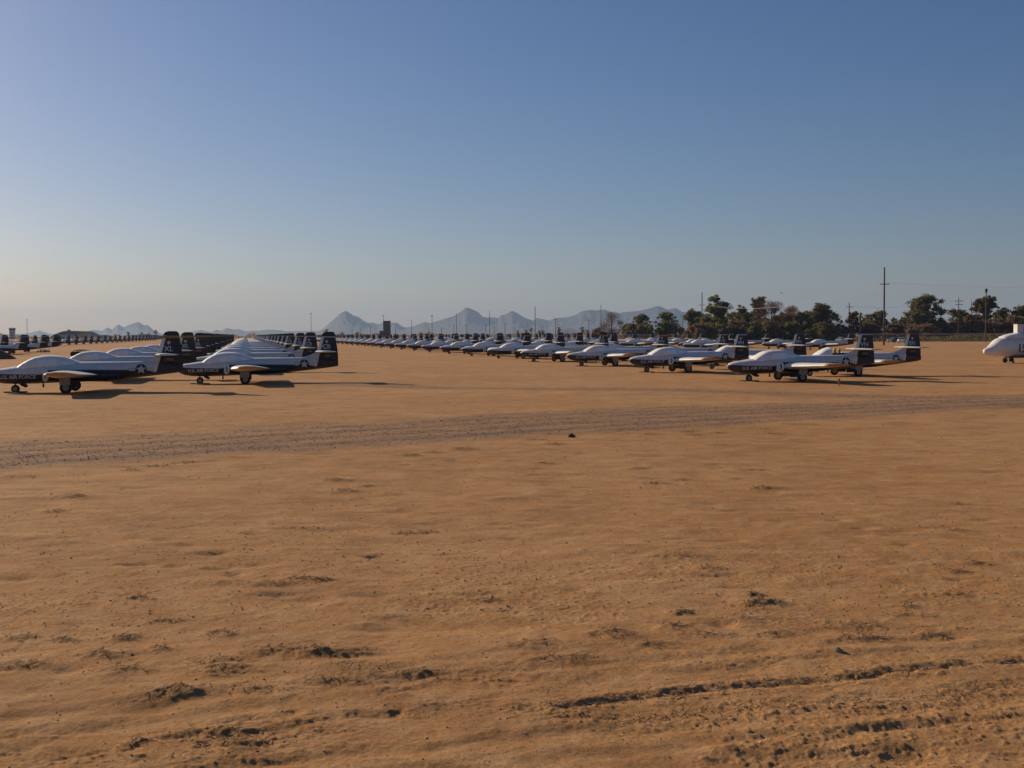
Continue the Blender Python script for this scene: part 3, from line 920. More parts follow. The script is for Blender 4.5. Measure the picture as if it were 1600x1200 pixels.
# ------------------------------------------------------------------ rows of stored aircraft
row_of_jets(-22, 55.0, 16.3, 17, ['XL'], 'the row ending at the picture edge', 'jets in the row with yellow banded tails', 'small jet far back in the row with yellow banded XL tails')
row_of_jets(275, 65.05, 19.0, 24, ['CB'], 'the row with CB tails', 'jets in the row with CB tails', 'small jet far back in the row with CB tails')
row_of_jets(1137, 65.2, 16.6, 36, ['VN', 'VN', 'YN', 'YN', 'CB', 'YN', 'VN', 'VN', 'CB'], 'the long row facing the lane', 'jets in the long row facing the open lane', 'small jet far back in the long row facing the open lane', named=12)
row_of_jets(1236, 73.0, 15.4, 36, ['EN', 'EN', 'CB', 'VN', 'EN', 'YN'], 'the row behind the VN tailed jets', 'jets in the row behind the VN tailed jets', 'small jet far back behind the long row of jets', named=4, opened=(0, 1))
row_of_jets(1067, 190, 16.5, 22, ['VN', 'CB', 'EN'], 'the block before the dark trees', 'jets in the block before the trees', 'tiny distant jet in the block before the trees', named=3, skip=(1,))
row_of_jets(1061, 214, 16.5, 20, ['CB', 'VN', 'YN'], 'the middle line by the fence', 'jets in the middle line by the fence', 'tiny distant jet in the middle line by the fence', named=2)
row_of_jets(1255, 190, 16.0, 18, ['EN', 'VN', 'CB'], 'the line next to the parked cars', 'jets in the line next to the parked cars', 'tiny distant jet in the line next to the parked cars', named=3)
row_of_jets(0, 238, 17.0, 28, ['CB', 'VN', 'CB'], '', 'jets in the far line under the low peaks', 'tiny dark tailed jet in the far line under the low peaks', named=0, tail_px=14)
row_of_jets(0, 162, 17.0, 2, ['CB'], 'the short group beyond the dirt bank', 'jets beyond the dirt bank', 'jet beyond the dirt bank', tail_px=43)
row_of_jets(0, 172, 17.0, 2, ['VN'], 'the pair cut by the picture edge', 'jets cut by the picture edge', 'jet cut by the picture edge', tail_px=13)
row_of_jets(0, 200, 17.0, 1, ['EN'], 'the red banded group beside the scrap', 'red banded jets by the scrap', 'jet', tail_px=92)

# ------------------------------------------------------------------ cocooned helicopter at the picture's right edge
def helicopter():
    p = on_ground(1580, 566)
    yaw = YAW + R(3)
    ax = Vector((math.cos(yaw), math.sin(yaw), 0))
    nose = Vector((ray(1537, 545).x * 103.5, 103.5, 0))
    root = empty("helicopter", nose + ax * 2.4, yaw)
    root.location.z = ground_z(root.location.x, root.location.y)
    tag(root, 'white cocooned helicopter with drooping nose cut off by the frame', 'helicopter')
    ox = 2.4
    prof = [(0, .88, 1.10, .09), (.06, .80, 1.18, .19), (.2, .73, 1.26, .29), (.47, .63, 1.38, .42), (.8, .56, 1.66, .56), (1.1, .54, 1.95, .70), (1.4, .54, 2.11, .82), (1.8, .54, 2.16, .92), (2.6, .54, 2.18, 1.0), (4.2, .54, 2.18, 1.0), (5.4, .62, 2.16, .95), (6.4, .95, 2.14, .70), (7.4, 1.35, 2.10, .42), (8.4, 1.50, 2.06, .30)]
    def ring(x, zb, zt, w, n=26, e=2.3):
        out = []
        for k in range(n):
            a = 2 * math.pi * k / n; c, s = math.cos(a), math.sin(a)
            out.append((x - ox, w * math.copysign(abs(c) ** (2 / e), c), (zb + zt) / 2 + (zt - zb) / 2 * math.copysign(abs(s) ** (2 / e), s)))
        return out
    cocoon = simple('cocoon_white', (.76, .74, .70), .55, var=.12, scale=1.4)
    under = simple('belly_grey', (.10, .10, .11), .6)
    MB().loft([ring(*r) for r in prof]).build('fuselage', cocoon, root)
    MB().loft([ring(*r, 20) for r in ((2.4, .48, .62, .55), (2.7, .40, .66, .75), (5.0, .42, .66, .75), (5.5, .5, .7, .5))]).build('belly_pan', under, root)
    MB().loft([ring(*r, 20, 2.2) for r in ((1.72, 2.06, 2.20, .34), (1.82, 2.0, 2.28, .52), (2.3, 2.0, 2.44, .64), (3.2, 2.0, 2.60, .70), (4.6, 2.0, 2.60, .7), (5.8, 2.0, 2.40, .5))]).build('engine_cowling', cocoon, root)
    MB().box((3.45 - ox, 0, 2.92), (.62, .5, .70)).box((3.45 - ox, 0, 3.28), (.66, .54, .05)).build('rotor_mast_cover', cocoon, root, smooth=False)
    MB().loft([ring(*r, 14) for r in ((8.2, 1.52, 2.08, .28), (11.5, 1.75, 2.1, .16), (12.2, 1.85, 2.1, .1))]).build('tail_boom', cocoon, root)
    MB().loft([[(x - ox, y, z) for x, y in ((x0, 0), (x0 + .5 * c, .07), (x0 + c, 0), (x0 + .5 * c, -.07))] for z, x0, c in ((1.9, 11.4, 1.3), (2.6, 11.9, 1.0), (3.5, 12.4, .8))]).build('tail_fin', cocoon, root)
    for sy in (-1, 1):
        g = MB().tube([(2.45 - ox, sy * .32, .22), (2.42 - ox, sy * .30, .7)], .07, 8).build('nose_gear', under, root)
        MB().lathe((2.45 - ox, sy * .42, .23), (0, 1, 0), [(-.09, .1), (-.09, .2), (-.05, .23), (.05, .23), (.09, .2), (.09, .1)], 16).build('tyre', M['rubber'], g)
        g = MB().tube([(6.0 - ox, sy * .9, .26), (5.9 - ox, sy * .75, 1.0)], .07, 8).build('main_gear', under, root)
        MB().lathe((6.0 - ox, sy * 1.03, .27), (0, 1, 0), [(-.1, .1), (-.1, .22), (-.05, .27), (.05, .27), (.1, .22), (.1, .1)], 16).build('tyre', M['rubber'], g)
    vs, fs = text_geom("15", .98)
    MB().add([(3.06 + gx - ox, -1.012, .93 + gz) for gx, gz in vs], fs).build('lettering', simple('stencil_dark', (.06, .06, .08), .7), root)
    MB().box((2.42 - ox, -.62, .06), (.40, .12, .12), taper=.7).build('wheel_chock', simple('chock_yellow', (.5, .4, .22), .8), root, smooth=False)
helicopter()

# ------------------------------------------------------------------ trees
def leaf_mat(name, a, b_):
    m, nt, b = mat(name)
    geo = N(nt, "ShaderNodeNewGeometry")
    f = noise_n(nt, .9, 3, .6, vec=geo.outputs['Position'])
    rp = math_n(nt, 'ADD', math_n(nt, 'MULTIPLY', geo.outputs['Random Per Island'], .5), math_n(nt, 'MULTIPLY', f, .6), True)
    nt.links.new(mix_c(nt, rp, a, b_), b.inputs['Base Color'])
    b.inputs['Roughness'].default_value = .7
    tl = N(nt, "ShaderNodeBsdfTranslucent"); mx = N(nt, "ShaderNodeMixShader"); mx.inputs[0].default_value = .5
    nt.links.new(mix_c(nt, rp, tuple(x * 1.3 for x in a), tuple(x * 1.3 for x in b_)), tl.inputs[0])
    nt.links.new(b.outputs[0], mx.inputs[1]); nt.links.new(tl.outputs[0], mx.inputs[2])
    nt.links.new(mx.outputs[0], [x for x in nt.nodes if x.type == 'OUTPUT_MATERIAL'][0].inputs[0])
    return m
LEAF = {
    'dark': leaf_mat('leaf_dark', (.060, .056, .019), (.160, .140, .046)),
    'mid': leaf_mat('leaf_mid', (.080, .072, .022), (.195, .168, .052)),
    'olive': leaf_mat('leaf_olive', (.065, .068, .015), (.17, .16, .035)),
    'brown': leaf_mat('leaf_brown', (.110, .068, .036), (.235, .150, .078)),
    'bare': leaf_mat('twig_bare', (.060, .032, .021), (.125, .068, .044)),
}
bark = simple('bark', (.045, .031, .023), .9, var=.4, scale=1.0)

def tree(px, top, width, Y, style, label, cat='tree', group='trees behind the fence', leaf='dark', base_py=None, seed=0):
    rg = random.Random(seed * 31 + int(px))
    b0 = at(px, horizon(px), Y); x0 = b0.x
    H = ray(px, top).z * Y + CAM_H
    W = width / FPX * Y
    name = {'bare': 'bare_tree', 'pine': 'pine_tree', 'bush': 'bush'}.get(style, 'tree')
    root = empty(name, (x0, Y, 0))
    root.location.z = -.02
    root.rotation_euler.z = rg.uniform(0, 6.28) * 0
    tag(root, label, cat, group)
    lowf = {'dome': .10, 'pine': .22, 'bush': .02, 'umbrella': .55, 'bare': .18, 'tall': .15}[style]
    tr = MB()
    r0 = max(.10, H * .022)
    n_l = {'bush': 4}.get(style, 9)
    trunk_top = H * (.55 if style != 'umbrella' else .8)
    lean = rg.uniform(-.04, .04) * H
    tr.tube([(0, 0, -.2), (lean * .3, 0, trunk_top * .5), (lean, 0, trunk_top), (lean * 1.1, 0, H * .9)], [r0 * 1.25, r0, r0 * .7, r0 * .2], 8)
    lobes = []
    def inside():
        if lobes and rg.random() < .86:
            c, r_, fl = rg.choice(lobes)
            d = Vector((rg.gauss(0, 1), rg.gauss(0, 1), rg.gauss(0, 1))).normalized() * (rg.random() ** .4)
            q = c + Vector((d.x * r_, d.y * r_, d.z * r_ * fl))
            q.z = min(max(q.z, .1), H * 1.0)
            return q
        for _ in range(200):
            u = rg.uniform(lowf, 1.0)
            v = (u - lowf) / (1 - lowf)
            if style in ('dome', 'bush'): w = math.sqrt(max(0, 1 - (2 * v - .85) ** 2 / 1.35)) if v > .35 else .88 + .1 * v
            elif style == 'pine': w = (.55 + .45 * math.sin(v * 9 + seed)) * (1 - v * .72) + .12
            elif style == 'umbrella': w = math.sqrt(max(0, 1 - (2 * v - 1) ** 2)) * .95 + .05
            elif style == 'tall': w = .75 * math.sqrt(max(0, 1 - (2 * v - .9) ** 2 / 1.3)) + .1
            else: w = math.sqrt(max(0, 1 - (2 * v - 1.0) ** 2)) * .9 + .1
            a = rg.uniform(0, 6.28); q = .12 + .88 * math.sqrt(rg.random())
            return Vector((math.cos(a) * q * w * W / 2 + lean * v, math.sin(a) * q * w * W / 2, u * H))
    cl = MB()
    limbs = [inside() for _ in range(n_l)]
    if True:
        k_ = {'bare': 14, 'dome': 20, 'pine': 18, 'umbrella': 11, 'bush': 12, 'tall': 12}[style]
        fl = {'pine': .42, 'umbrella': .6}.get(style, .8)
        new = [(inside() * .93, W * rg.uniform(.13, .27), fl) for _ in range(k_)]
        new.append((Vector((lean + rg.uniform(-.08, .08) * W, 0, H * .93 - W * .06)), W * .17, fl))
        lobes += new
        limbs = [c for c, _, _ in new[:n_l]]
    for p in limbs:
        z0 = min(trunk_top, p.z * rg.uniform(.4, .75))
        m_ = Vector((p.x * .5, p.y * .5, (z0 + p.z) / 2 + H * .03))
        tr.tube([(lean * .5, 0, z0), m_, p], [r0 * .45, r0 * .3, r0 * .1], 5)
    tr.build('trunk', bark, root)
    if style == 'bare':
        nseg = 4500
        for k in range(nseg):
            p = inside(); L = rg.uniform(.03, .075) * H; d = Vector((p.x, p.y, (p.z - H * .25) * 1.1)).normalized()
            d = (d + Vector((rg.gauss(0, .45), rg.gauss(0, .45), rg.gauss(0, .35)))).normalized()
            s = d.cross(Vector((rg.gauss(0, 1), rg.gauss(0, 1), rg.gauss(0, 1)))).normalized() * rg.uniform(.014, .032) * (H / 9)
            e = p + d * L
            cl.add([p - s, p + s, e + s * .3, e - s * .3], [(0, 1, 2, 3)])
        for k in range(1300):
            p = inside(); s = rg.uniform(.08, .22) * (H / 9)
            u = Vector((rg.gauss(0, 1), rg.gauss(0, 1), rg.gauss(0, 1))).normalized(); v = u.cross(Vector((rg.gauss(0, 1), rg.gauss(0, 1), 1))).normalized()
            cl.add([p - u * s, p + v * s * .6, p + u * s, p - v * s * .6], [(0, 1, 2, 3)])
    else:
        ncl = int(120 + 14 * W * H / 10)
        for c_ in range(ncl):
            c = inside()
            rad = (.035 + .05 * rg.random()) * max(W, H * .6)
            for k in range(44):
                d = Vector((rg.gauss(0, .55), rg.gauss(0, .55), rg.gauss(0, .38)))
                p = c + d * rad
                p.z = max(p.z, .05)
                s = rg.uniform(.16, .40) * (1 if H > 5 else .7)
                u = Vector((rg.gauss(0, 1), rg.gauss(0, 1), rg.gauss(0, 1))).normalized()
                v = u.cross(Vector((rg.gauss(0, 1), rg.gauss(0, 1), rg.gauss(0, 1)))).normalized()
                cl.add([p - u * s, p - v * s * .55, p + u * s, p + v * s * .55], [(0, 1, 2, 3)])
    cl.build('crown', LEAF[leaf], root, smooth=False)
    return root

TREES = [
    # px, top, width, Y, style, leaf, label
    (1084, 483, 34, 395, 'pine', 'dark', 'small dark conifer with ragged tiers beside the tall wooden pole'),
    (1123, 459, 52, 400, 'pine', 'mid', 'tallest pine of the grove, narrow top above broad green tiers'),
    (1158, 478, 32, 412, 'dome', 'dark', 'dark rounded evergreen between the two tall pines'),
    (1187, 464, 44, 405, 'pine', 'dark', 'second tallest pine with flat topped tiers beside the bare tree'),
    (1208, 471, 52, 398, 'bare', 'bare', 'big leafless reddish brown tree in the middle of the grove'),
    (1236, 478, 34, 402, 'bare', 'brown', 'thin crowned brown tree with gaps of sky left of the dark dome'),
    (1280, 475, 58, 400, 'dome', 'dark', 'broad dark dome shaped tree at the end of the grove'),
    (1252, 490, 34, 392, 'dome', 'mid', 'low green tree in front of the dark dome shaped tree'),
    (1110, 497, 50, 388, 'dome', 'mid', 'bushy green tree under the tallest pine'),
    (1155, 500, 44, 386, 'dome', 'brown', 'low brownish tree under the pines of the grove'),
    (1200, 503, 44, 384, 'bush', 'brown', 'low brown thicket under the big leafless tree'),
    (1235, 505, 40, 384, 'bush', 'dark', 'low dark thicket below the thin crowned brown tree'),
    (1310, 508, 36, 396, 'bush', 'brown', 'dull brown thicket beside the crossarm pole'),
    (1333, 487, 24, 400, 'tall', 'brown', 'slim brown eucalyptus behind the crossarm pole and palm'),
    (1372, 488, 46, 405, 'dome', 'dark', 'dark tree right behind the tallest utility pole'),
    (1352, 497, 22, 410, 'dome', 'mid', 'small green tree between the palm and the tallest pole'),
    (1412, 497, 32, 410, 'dome', 'mid', 'low green tree between the tallest pole and the huge bushy tree'),
    (1446, 461, 58, 392, 'dome', 'dark', 'huge bushy dark tree standing clear against the sky'),
    (1494, 482, 48, 405, 'dome', 'mid', 'green tree behind the double crossarm pole'),
    (1541, 463, 38, 400, 'umbrella', 'dark', 'umbrella shaped pine behind the antenna mast'),
    (1522, 492, 36, 395, 'dome', 'brown', 'brown green tree between the plain pole and the antenna mast'),
    (1568, 481, 40, 405, 'dome', 'mid', 'rough green tree past the antenna mast'),
    (1600, 478, 46, 398, 'dome', 'dark', 'dark tree above the cocooned helicopter'),
    (1640, 484, 50, 400, 'dome', 'brown', 'brown tree beyond the helicopter at the frame edge'),
    (1552, 500, 44, 388, 'bush', 'brown', 'brown thicket at the foot of the antenna mast'),
    (1470, 502, 40, 388, 'bush', 'brown', 'brown thicket at the foot of the huge bushy tree'),
    (1400, 508, 44, 392, 'bush', 'brown', 'low brown brush behind the parked grey car'),
    (1360, 508, 40, 390, 'bush', 'brown', 'low brown brush at the foot of the palm'),
    (1100, 492, 46, 440, 'dome', 'dark', 'dark tree filling the gap behind the tallest pine'),
    (1142, 489, 44, 440, 'dome', 'mid', 'olive tree filling the gap behind the rounded evergreen'),
    (1172, 487, 44, 436, 'dome', 'dark', 'dark tree behind the second tallest pine'),
    (1225, 491, 54, 440, 'dome', 'brown', 'brown tree mass behind the thin crowned brown tree'),
    (1262, 488, 44, 440, 'dome', 'dark', 'dark tree behind the broad dome shaped tree'),
    (1180, 504, 50, 383, 'bush', 'mid', 'olive thicket at the foot of the second tallest pine'),
    (1130, 508, 50, 382, 'bush', 'mid', 'olive thicket at the foot of the tallest pine'),
    (1285, 506, 50, 384, 'bush', 'mid', 'olive thicket at the foot of the broad dome tree'),
    (1088, 508, 36, 384, 'bush', 'brown', 'brown thicket at the foot of the tall wooden pole'),
    (1430, 498, 44, 425, 'dome', 'mid', 'olive tree peeping out left of the huge bushy tree'),
    (1512, 497, 44, 420, 'dome', 'dark', 'dark tree behind the plain pale pole'),
    (1585, 494, 50, 386, 'bush', 'brown', 'tall brown thicket left of the helicopter rotor mast'),
    (1535, 503, 50, 384, 'bush', 'brown', 'low brown thicket left of the antenna mast'),
    (1500, 506, 50, 384, 'bush', 'brown', 'low brown thicket below the double crossarm pole'),
    (1440, 508, 56, 384, 'bush', 'brown', 'low brown thicket in front of the huge bushy tree'),
    (956, 488, 42, 470, 'bare', 'bare', 'lone leafless reddish tree beside the slim tall pole'),
    (1000, 492, 36, 480, 'dome', 'dark', 'round dark tree next to the leafless reddish tree'),
    (1042, 489, 42, 478, 'dome', 'dark', 'dark round topped tree behind the yellow green bushes'),
    (980, 507, 32, 462, 'bush', 'mid', 'green bush between the leafless tree and the round dark tree'),
    (1013, 507, 28, 458, 'bush', 'olive', 'yellow green bush nearest the round dark tree'),
    (1039, 504, 26, 455, 'bush', 'olive', 'largest yellow green bush in front of the dark round topped tree'),
    (1062, 511, 22, 450, 'bush', 'olive', 'small yellow green bush beside the crossarm pole'),
    (886, 514, 46, 700, 'bare', 'bare', 'low spread of reddish bare brush left of the slim tall pole'),
    (934, 513, 20, 520, 'bush', 'dark', 'low dark bush at the foot of the slim tall pole'),
]
for i, (px, top, w, Y, st, lf, lab) in enumerate(TREES):
    tree(px, top, w, Y, st, lab, 'bush' if st == 'bush' else 'tree', 'trees and bushes behind the fence', lf, seed=i + 1)

def palm(px, top, Y, label, group='small palms on the skyline', s=1.0):
    x0 = at(px, 523, Y).x; H = ray(px, top).z * Y + CAM_H
    root = empty("palm_tree", (x0, Y, 0)); tag(root, label, 'palm', group)
    MB().tube([(0, 0, -.2), (.1, 0, H * .5), (0, 0, H * .9)], [.3 * s, .24 * s, .22 * s], 7).build('trunk', bark, root)
    c = MB(); rg = random.Random(int(px))
    L = 1.9 * s
    for k in range(26):
        a = rg.uniform(0, 6.28); el = rg.uniform(-1.0, 1.1)
        d = Vector((math.cos(a) * math.cos(el), math.sin(a) * math.cos(el), math.sin(el)))
        p0 = Vector((0, 0, H * .9)); p1 = p0 + d * L * .6; p2 = p0 + d * L + Vector((0, 0, -.35 * L))
        sd = d.cross(Vector((0, 0, 1))).normalized() * .28 * s
        c.add([p0 - sd * .3, p0 + sd * .3, p1 + sd, p2, p1 - sd], [(0, 1, 2, 4), (4, 2, 3)])
    c.build('crown', LEAF['dark'], root, smooth=False)
palm(1344, 489, 385, 'slim palm between the brown eucalyptus and the tallest pole', 'palm by the tallest pole', 1.0)
for px, top, Y in ((200, 520, 900), (221, 520.5, 900), (233, 522, 900), (243, 516.5, 900)):
    palm(px, top, Y, 'tiny palm on the skyline under the sharp pale peaks', 'palms under the pale peaks', 1.3)
palm(510, 516, 800, 'tiny palm just above the nearest CB tail', 'palm above the CB tail', 1.5)
for px, top, Y in ((535, 520.5, 900), (558, 520, 900), (658, 520.5, 900), (809, 518, 900), (822, 516.5, 900), (830, 513.5, 850), (843, 518, 800), (848, 517.5, 800), (873, 513, 720), (910, 512.5, 700), (918, 518, 700), (927, 516.5, 700)):
    palm(px, top, Y, 'tiny palm on the skyline above the middle jet tails', 'palms above the middle jet tails', 1.35)

# ------------------------------------------------------------------ poles, masts, wires
ARMS = {}
def pole(px, top, H, label, group, arms=(), r=.17, lamp=None, mat_=None, antenna=False):
    Y = (H - CAM_H) / ray(px, top).z
    x0 = ray(px, top).x * Y
    r = max(r, .0003 * Y * .75)
    root = empty("light_mast" if lamp else ("antenna_mast" if antenna else "utility_pole"), (x0, Y, 0))
    tag(root, label, 'light mast' if lamp else ('antenna mast' if antenna else 'pole'), group)
    MB().tube([(0, 0, -.3), (0, 0, H)], [r, r * .72], 10).build('shaft', mat_ or M['wood'], root)
    for k, (drop, half) in enumerate(arms):
        z = H - drop
        a = MB().box((0, -r - .06, z), (half * 2, .12, .14)).build('crossarm', mat_ or M['wood'], root, smooth=False)
        for sx in (-.92, -.45, .45, .92):
            MB().lathe((sx * half, -r - .06, z + .07), (0, 0, 1), [(0, .05), (.12, .07), (.2, .05), (.26, .03)], 8).build('insulator', M['steel'], a)
        ARMS.setdefault(px, []).append((Vector((x0 - half * .92, Y - r - .06, z + .33)), Vector((x0 + half * .92, Y - r - .06, z + .33))))
    if lamp:
        MB().box((0, 0, H + .1), (lamp, .5, .3)).box((0, 0, H + .4), (lamp * .5, .4, .4)).build('lamp_head', M['steel'], root, smooth=False)
    if antenna:
        MB().lathe((0, 0, H), (0, 0, 1), [(-.9, .34), (.0, .42), (.1, .36), (.2, .1)], 10).build('antenna_drum', M['wood'], root)
    if not arms: ARMS.setdefault(px, []).append((Vector((x0, Y, H)), Vector((x0, Y, H))))
    return root
pole(1382, 417.5, 16.5, 'tallest utility pole with one crossarm, standing in bare dirt', 'tall utility poles', [(3.6, 1.0)], .20)
pole(1097, 457, 16.5, 'tall wooden pole with a low crossarm before the tallest pine', 'tall utility poles', [(4.2, 1.0)], .19)
pole(939, 476, 16.5, 'slim tall plain pole beside the leafless reddish tree', 'tall utility poles')
pole(836, 479, 16.0, 'plain pole rising in the gap right of the double peak', 'tall utility poles', r=.22)
pole(765, 485.5, 16.0, 'plain pole rising beside the highest middle peak', 'tall utility poles')
pole(713, 489, 16.0, 'plain pole in front of the shoulder of the highest middle peak', 'tall utility poles')
pole(643, 500, 16.0, 'plain pole just past the brown tower', 'tall utility poles')
pole(1327, 473, 12.5, 'crossarm pole beside the slim palm', 'crossarm poles', [(1.4, 1.15)], .17)
pole(1498, 465, 13.5, 'pole with two stacked crossarms before the green tree', 'crossarm poles', [(1.1, 1.25), (2.2, 1.25)], .15)
pole(1518, 470, 13, 'plain pale wooden pole between the double crossarm pole and the antenna mast', 'crossarm poles', r=.14)
pole(1541, 452, 15, 'brown mast topped by a drum antenna before the umbrella pine', None, r=.20, antenna=True)
pole(1067, 491, 12, 'crossarm pole by the small yellow green bush', 'crossarm poles', [(.9, 1.2)])
pole(920, 497, 12, 'distant crossarm pole left of the leafless reddish tree', 'crossarm poles', [(1.5, 2.0)])
pole(868, 497, 12, 'distant crossarm pole in front of the reddish bare brush', 'crossarm poles', [(.8, 1.3)])
for px, top in ((550, 513), (563, 512), (579, 510), (618, 505), (670, 512), (690, 511), (709, 507), (729, 507), (759, 506), (772, 511), (789, 505), (804, 511), (825, 504), (847, 508)):
    pole(px, top, 12, 'faint thin pole on the skyline among the middle jet tails', 'faint poles on the skyline', [(.9, 1.4)] if px in (709, 729, 759, 789) else ())
pole(675, 494, 15, 'pole with a T shaped lamp top between the middle peaks', 'lamp poles', lamp=1.5, mat_=M['wood'])
pole(42, 500, 22, 'thin light mast beside the pale control tower', 'light masts', lamp=2.6, mat_=M['steel'], r=.25)
pole(486, 490, 24, 'thin light mast above the CB tails', 'light masts', lamp=2.4, mat_=M['steel'], r=.22)
pole(599, 493, 24, 'thin light mast showing behind the brown tower', 'light masts', lamp=2.6, mat_=M['steel'], r=.2)

def wire(a, b, sag, label):
    pts = [a.lerp(b, t) - Vector((0, 0, sag * 4 * t * (1 - t))) for t in [k / 24 for k in range(25)]]
    o = MB().tube(pts, .016, 4).build("power_line", M['wire'])
    tag(o, label, 'power line', 'power lines between the poles')
for k in (0, 1):
    wire(ARMS[1097][0][k], ARMS[1382][0][k], 3.2, 'sagging wire from the pole by the pines to the tallest pole')
    wire(ARMS[1067][0][k], ARMS[1327][0][k], 1.6, 'lower wire crossing in front of the pine grove')
    wire(ARMS[1327][0][k], ARMS[1498][0][k], 1.2, 'wire running to the pole with stacked crossarms')
    wire(ARMS[1382][0][k], ARMS[1382][0][k] + Vector((62, -88, 0)), 2.5, 'wire leaving the tallest pole toward the helicopter side')

# ------------------------------------------------------------------ fence along the far side
def fence():
    a = Vector((ray(1680, 530).x * 338, 338, 0)); b_ = Vector((ray(955, 530).x * 440, 440, 0))
    root = empty("chain_link_fence", a); tag(root, 'long low chain link fence in front of the trees', 'fence')
    L = (b_ - a).length; d = (b_ - a).normalized()
    n = int(L / 4.5)
    for k in range(n + 1):
        p = d * (L * k / n)
        MB().tube([(p.x, p.y, -.2), (p.x, p.y, 2.25)], .045, 6).build('post', M['steel'], root)
    rails = MB()
    for z in (2.2, 2.38):
        rails.tube([(0, 0, z), tuple(d * L + Vector((0, 0, z)))], .035, 5)
    rails.build('top_rail', M['wire'], root)
    m, nt, b = mat("chain_link")
    tr = N(nt, "ShaderNodeBsdfTransparent"); mx = N(nt, "ShaderNodeMixShader"); mx.inputs[0].default_value = .22
    b.inputs['Base Color'].default_value = (.33, .27, .22, 1); b.inputs['Roughness'].default_value = .6
    nt.links.new(tr.outputs[0], mx.inputs[1]); nt.links.new(b.outputs[0], mx.inputs[2])
    nt.links.new(mx.outputs[0], [x for x in nt.nodes if x.type == 'OUTPUT_MATERIAL'][0].inputs[0])
    nrm = Vector((-d.y, d.x, 0)) * .012
    e = d * L
    MB().add([tuple(nrm), tuple(e + nrm), tuple(e + nrm + Vector((0, 0, 2.2))), tuple(nrm + Vector((0, 0, 2.2)))], [(0, 1, 2, 3)]).build('wire_mesh', m, root)
    # weeds and brush growing along the far side of the fence
    br = MB(); rg = random.Random(5)
    side = Vector((d.y, -d.x, 0)); side = side if side.y > 0 else -side
    for k in range(9000):
        t = rg.random() * L; o_ = rg.uniform(2, 16)
        h = .9 + 1.5 * vn(np.array([t / 7.0]), np.array([o_ / 9]), 4)[0]
        p = a + d * t + side * o_ + Vector((0, 0, rg.random() * h))
        s = rg.uniform(.15, .35)
        u = Vector((rg.gauss(0, 1), rg.gauss(0, 1), rg.gauss(0, 1))).normalized(); v = u.cross(Vector((rg.gauss(0, 1), 1, rg.gauss(0, 1)))).normalized()
        br.add([p - u * s, p - v * s * .5, p + u * s, p + v * s * .5], [(0, 1, 2, 3)], 0 if vn(np.array([t / 15.0]), np.array([1.0]), 8)[0] < .62 else 1)
    o = br.build("undergrowth", [LEAF['brown'], LEAF['olive']], smooth=False)
    tag(o, 'band of brown and yellow weeds growing behind the fence', 'undergrowth', kind='stuff')
fence()

# far low scrub line under the mountains
def far_scrub():
    br = MB(); rg = random.Random(9)
    for k in range(9000):
        px = rg.uniform(-60, 1150); Y = rg.uniform(1000, 1700)
        x = ray(px, 523).x * Y
        h = 1.2 + 4.0 * float(vn(np.array([px / 14.0]), np.array([0.0]), 33)[0]) ** 2
        p = Vector((x, Y, rg.random() * h)); s = rg.uniform(.5, 1.3)
        u = Vector((rg.gauss(0, 1), rg.gauss(0, .4), rg.gauss(0, .6))).normalized(); v = u.cross(Vector((0, 1, rg.gauss(0, 1)))).normalized()
        br.add([p - u * s, p - v * s * .5, p + u * s, p + v * s * .5], [(0, 1, 2, 3)])
    o = br.build("scrub_line", LEAF['brown'], smooth=False)
    tag(o, 'thin line of far scrub and trees under the mountains', 'scrub', kind='stuff')
far_scrub()

# ------------------------------------------------------------------ buildings
def building(name, px0, px1, top, Y, depth, label, wallm, rows=0, cols=0, extra=None, cat='building', group=None):
    x0, x1 = ray(px0, 523).x * Y, ray(px1, 523).x * Y
    H = ray((px0 + px1) / 2, top).z * Y + CAM_H; W = x1 - x0
    root = empty(name, ((x0 + x1) / 2, Y, 0)); tag(root, label, cat, group)
    MB().box((0, depth / 2, H / 2), (W, depth, H)).build('wall', wallm, root, smooth=False)
    MB().box((0, depth / 2, H + .12), (W + .5, depth + .5, .3)).build('roof', M['door'] if cat != 'tower' else wallm, root, smooth=False)
    if rows:
        for r in range(rows):
            for c in range(cols):
                MB().box((-W / 2 + W * (c + .5) / cols, -.02, H * (r + .6) / rows), (W / cols * .5, .08, H / rows * .35)).build('window', M['black'], root, smooth=False)
    MB().box((-W * .2, -.03, 1.05), (1.1, .1, 2.1)).build('door', M['strut'], root, smooth=False)
    if extra: extra(root, W, H, depth)
    return root
brown = simple('tower_brown', (.075, .055, .050), .85, var=.35, scale=.5)
pale = simple('tower_pale', (.46, .46, .47), .7, var=.1, scale=.3)
shed_c = simple('shed_cream', (.50, .43, .36), .8, var=.2, scale=.2)
def annex(root, W, H, dp):
    a = MB().box((-W * .78, dp / 2, H * .21), (W * .56, dp * .9, H * .42)).build('annex', brown, root, smooth=False)
    MB().box((-W * .78, dp / 2, H * .42 + .1), (W * .6, dp * .95, .2)).build('roof', brown, a, smooth=False)
    for k in range(3):
        MB().box((0, -.03, H * (.3 + .22 * k)), (W * .7, .1, H * .05)).build('louvre_band', M['black'], root, smooth=False)
building("tower_building", 598.8, 609.3, 501.8, 950, 6, 'dark brown slab tower with a lower annex above the middle jets', brown, extra=annex, cat='tower')
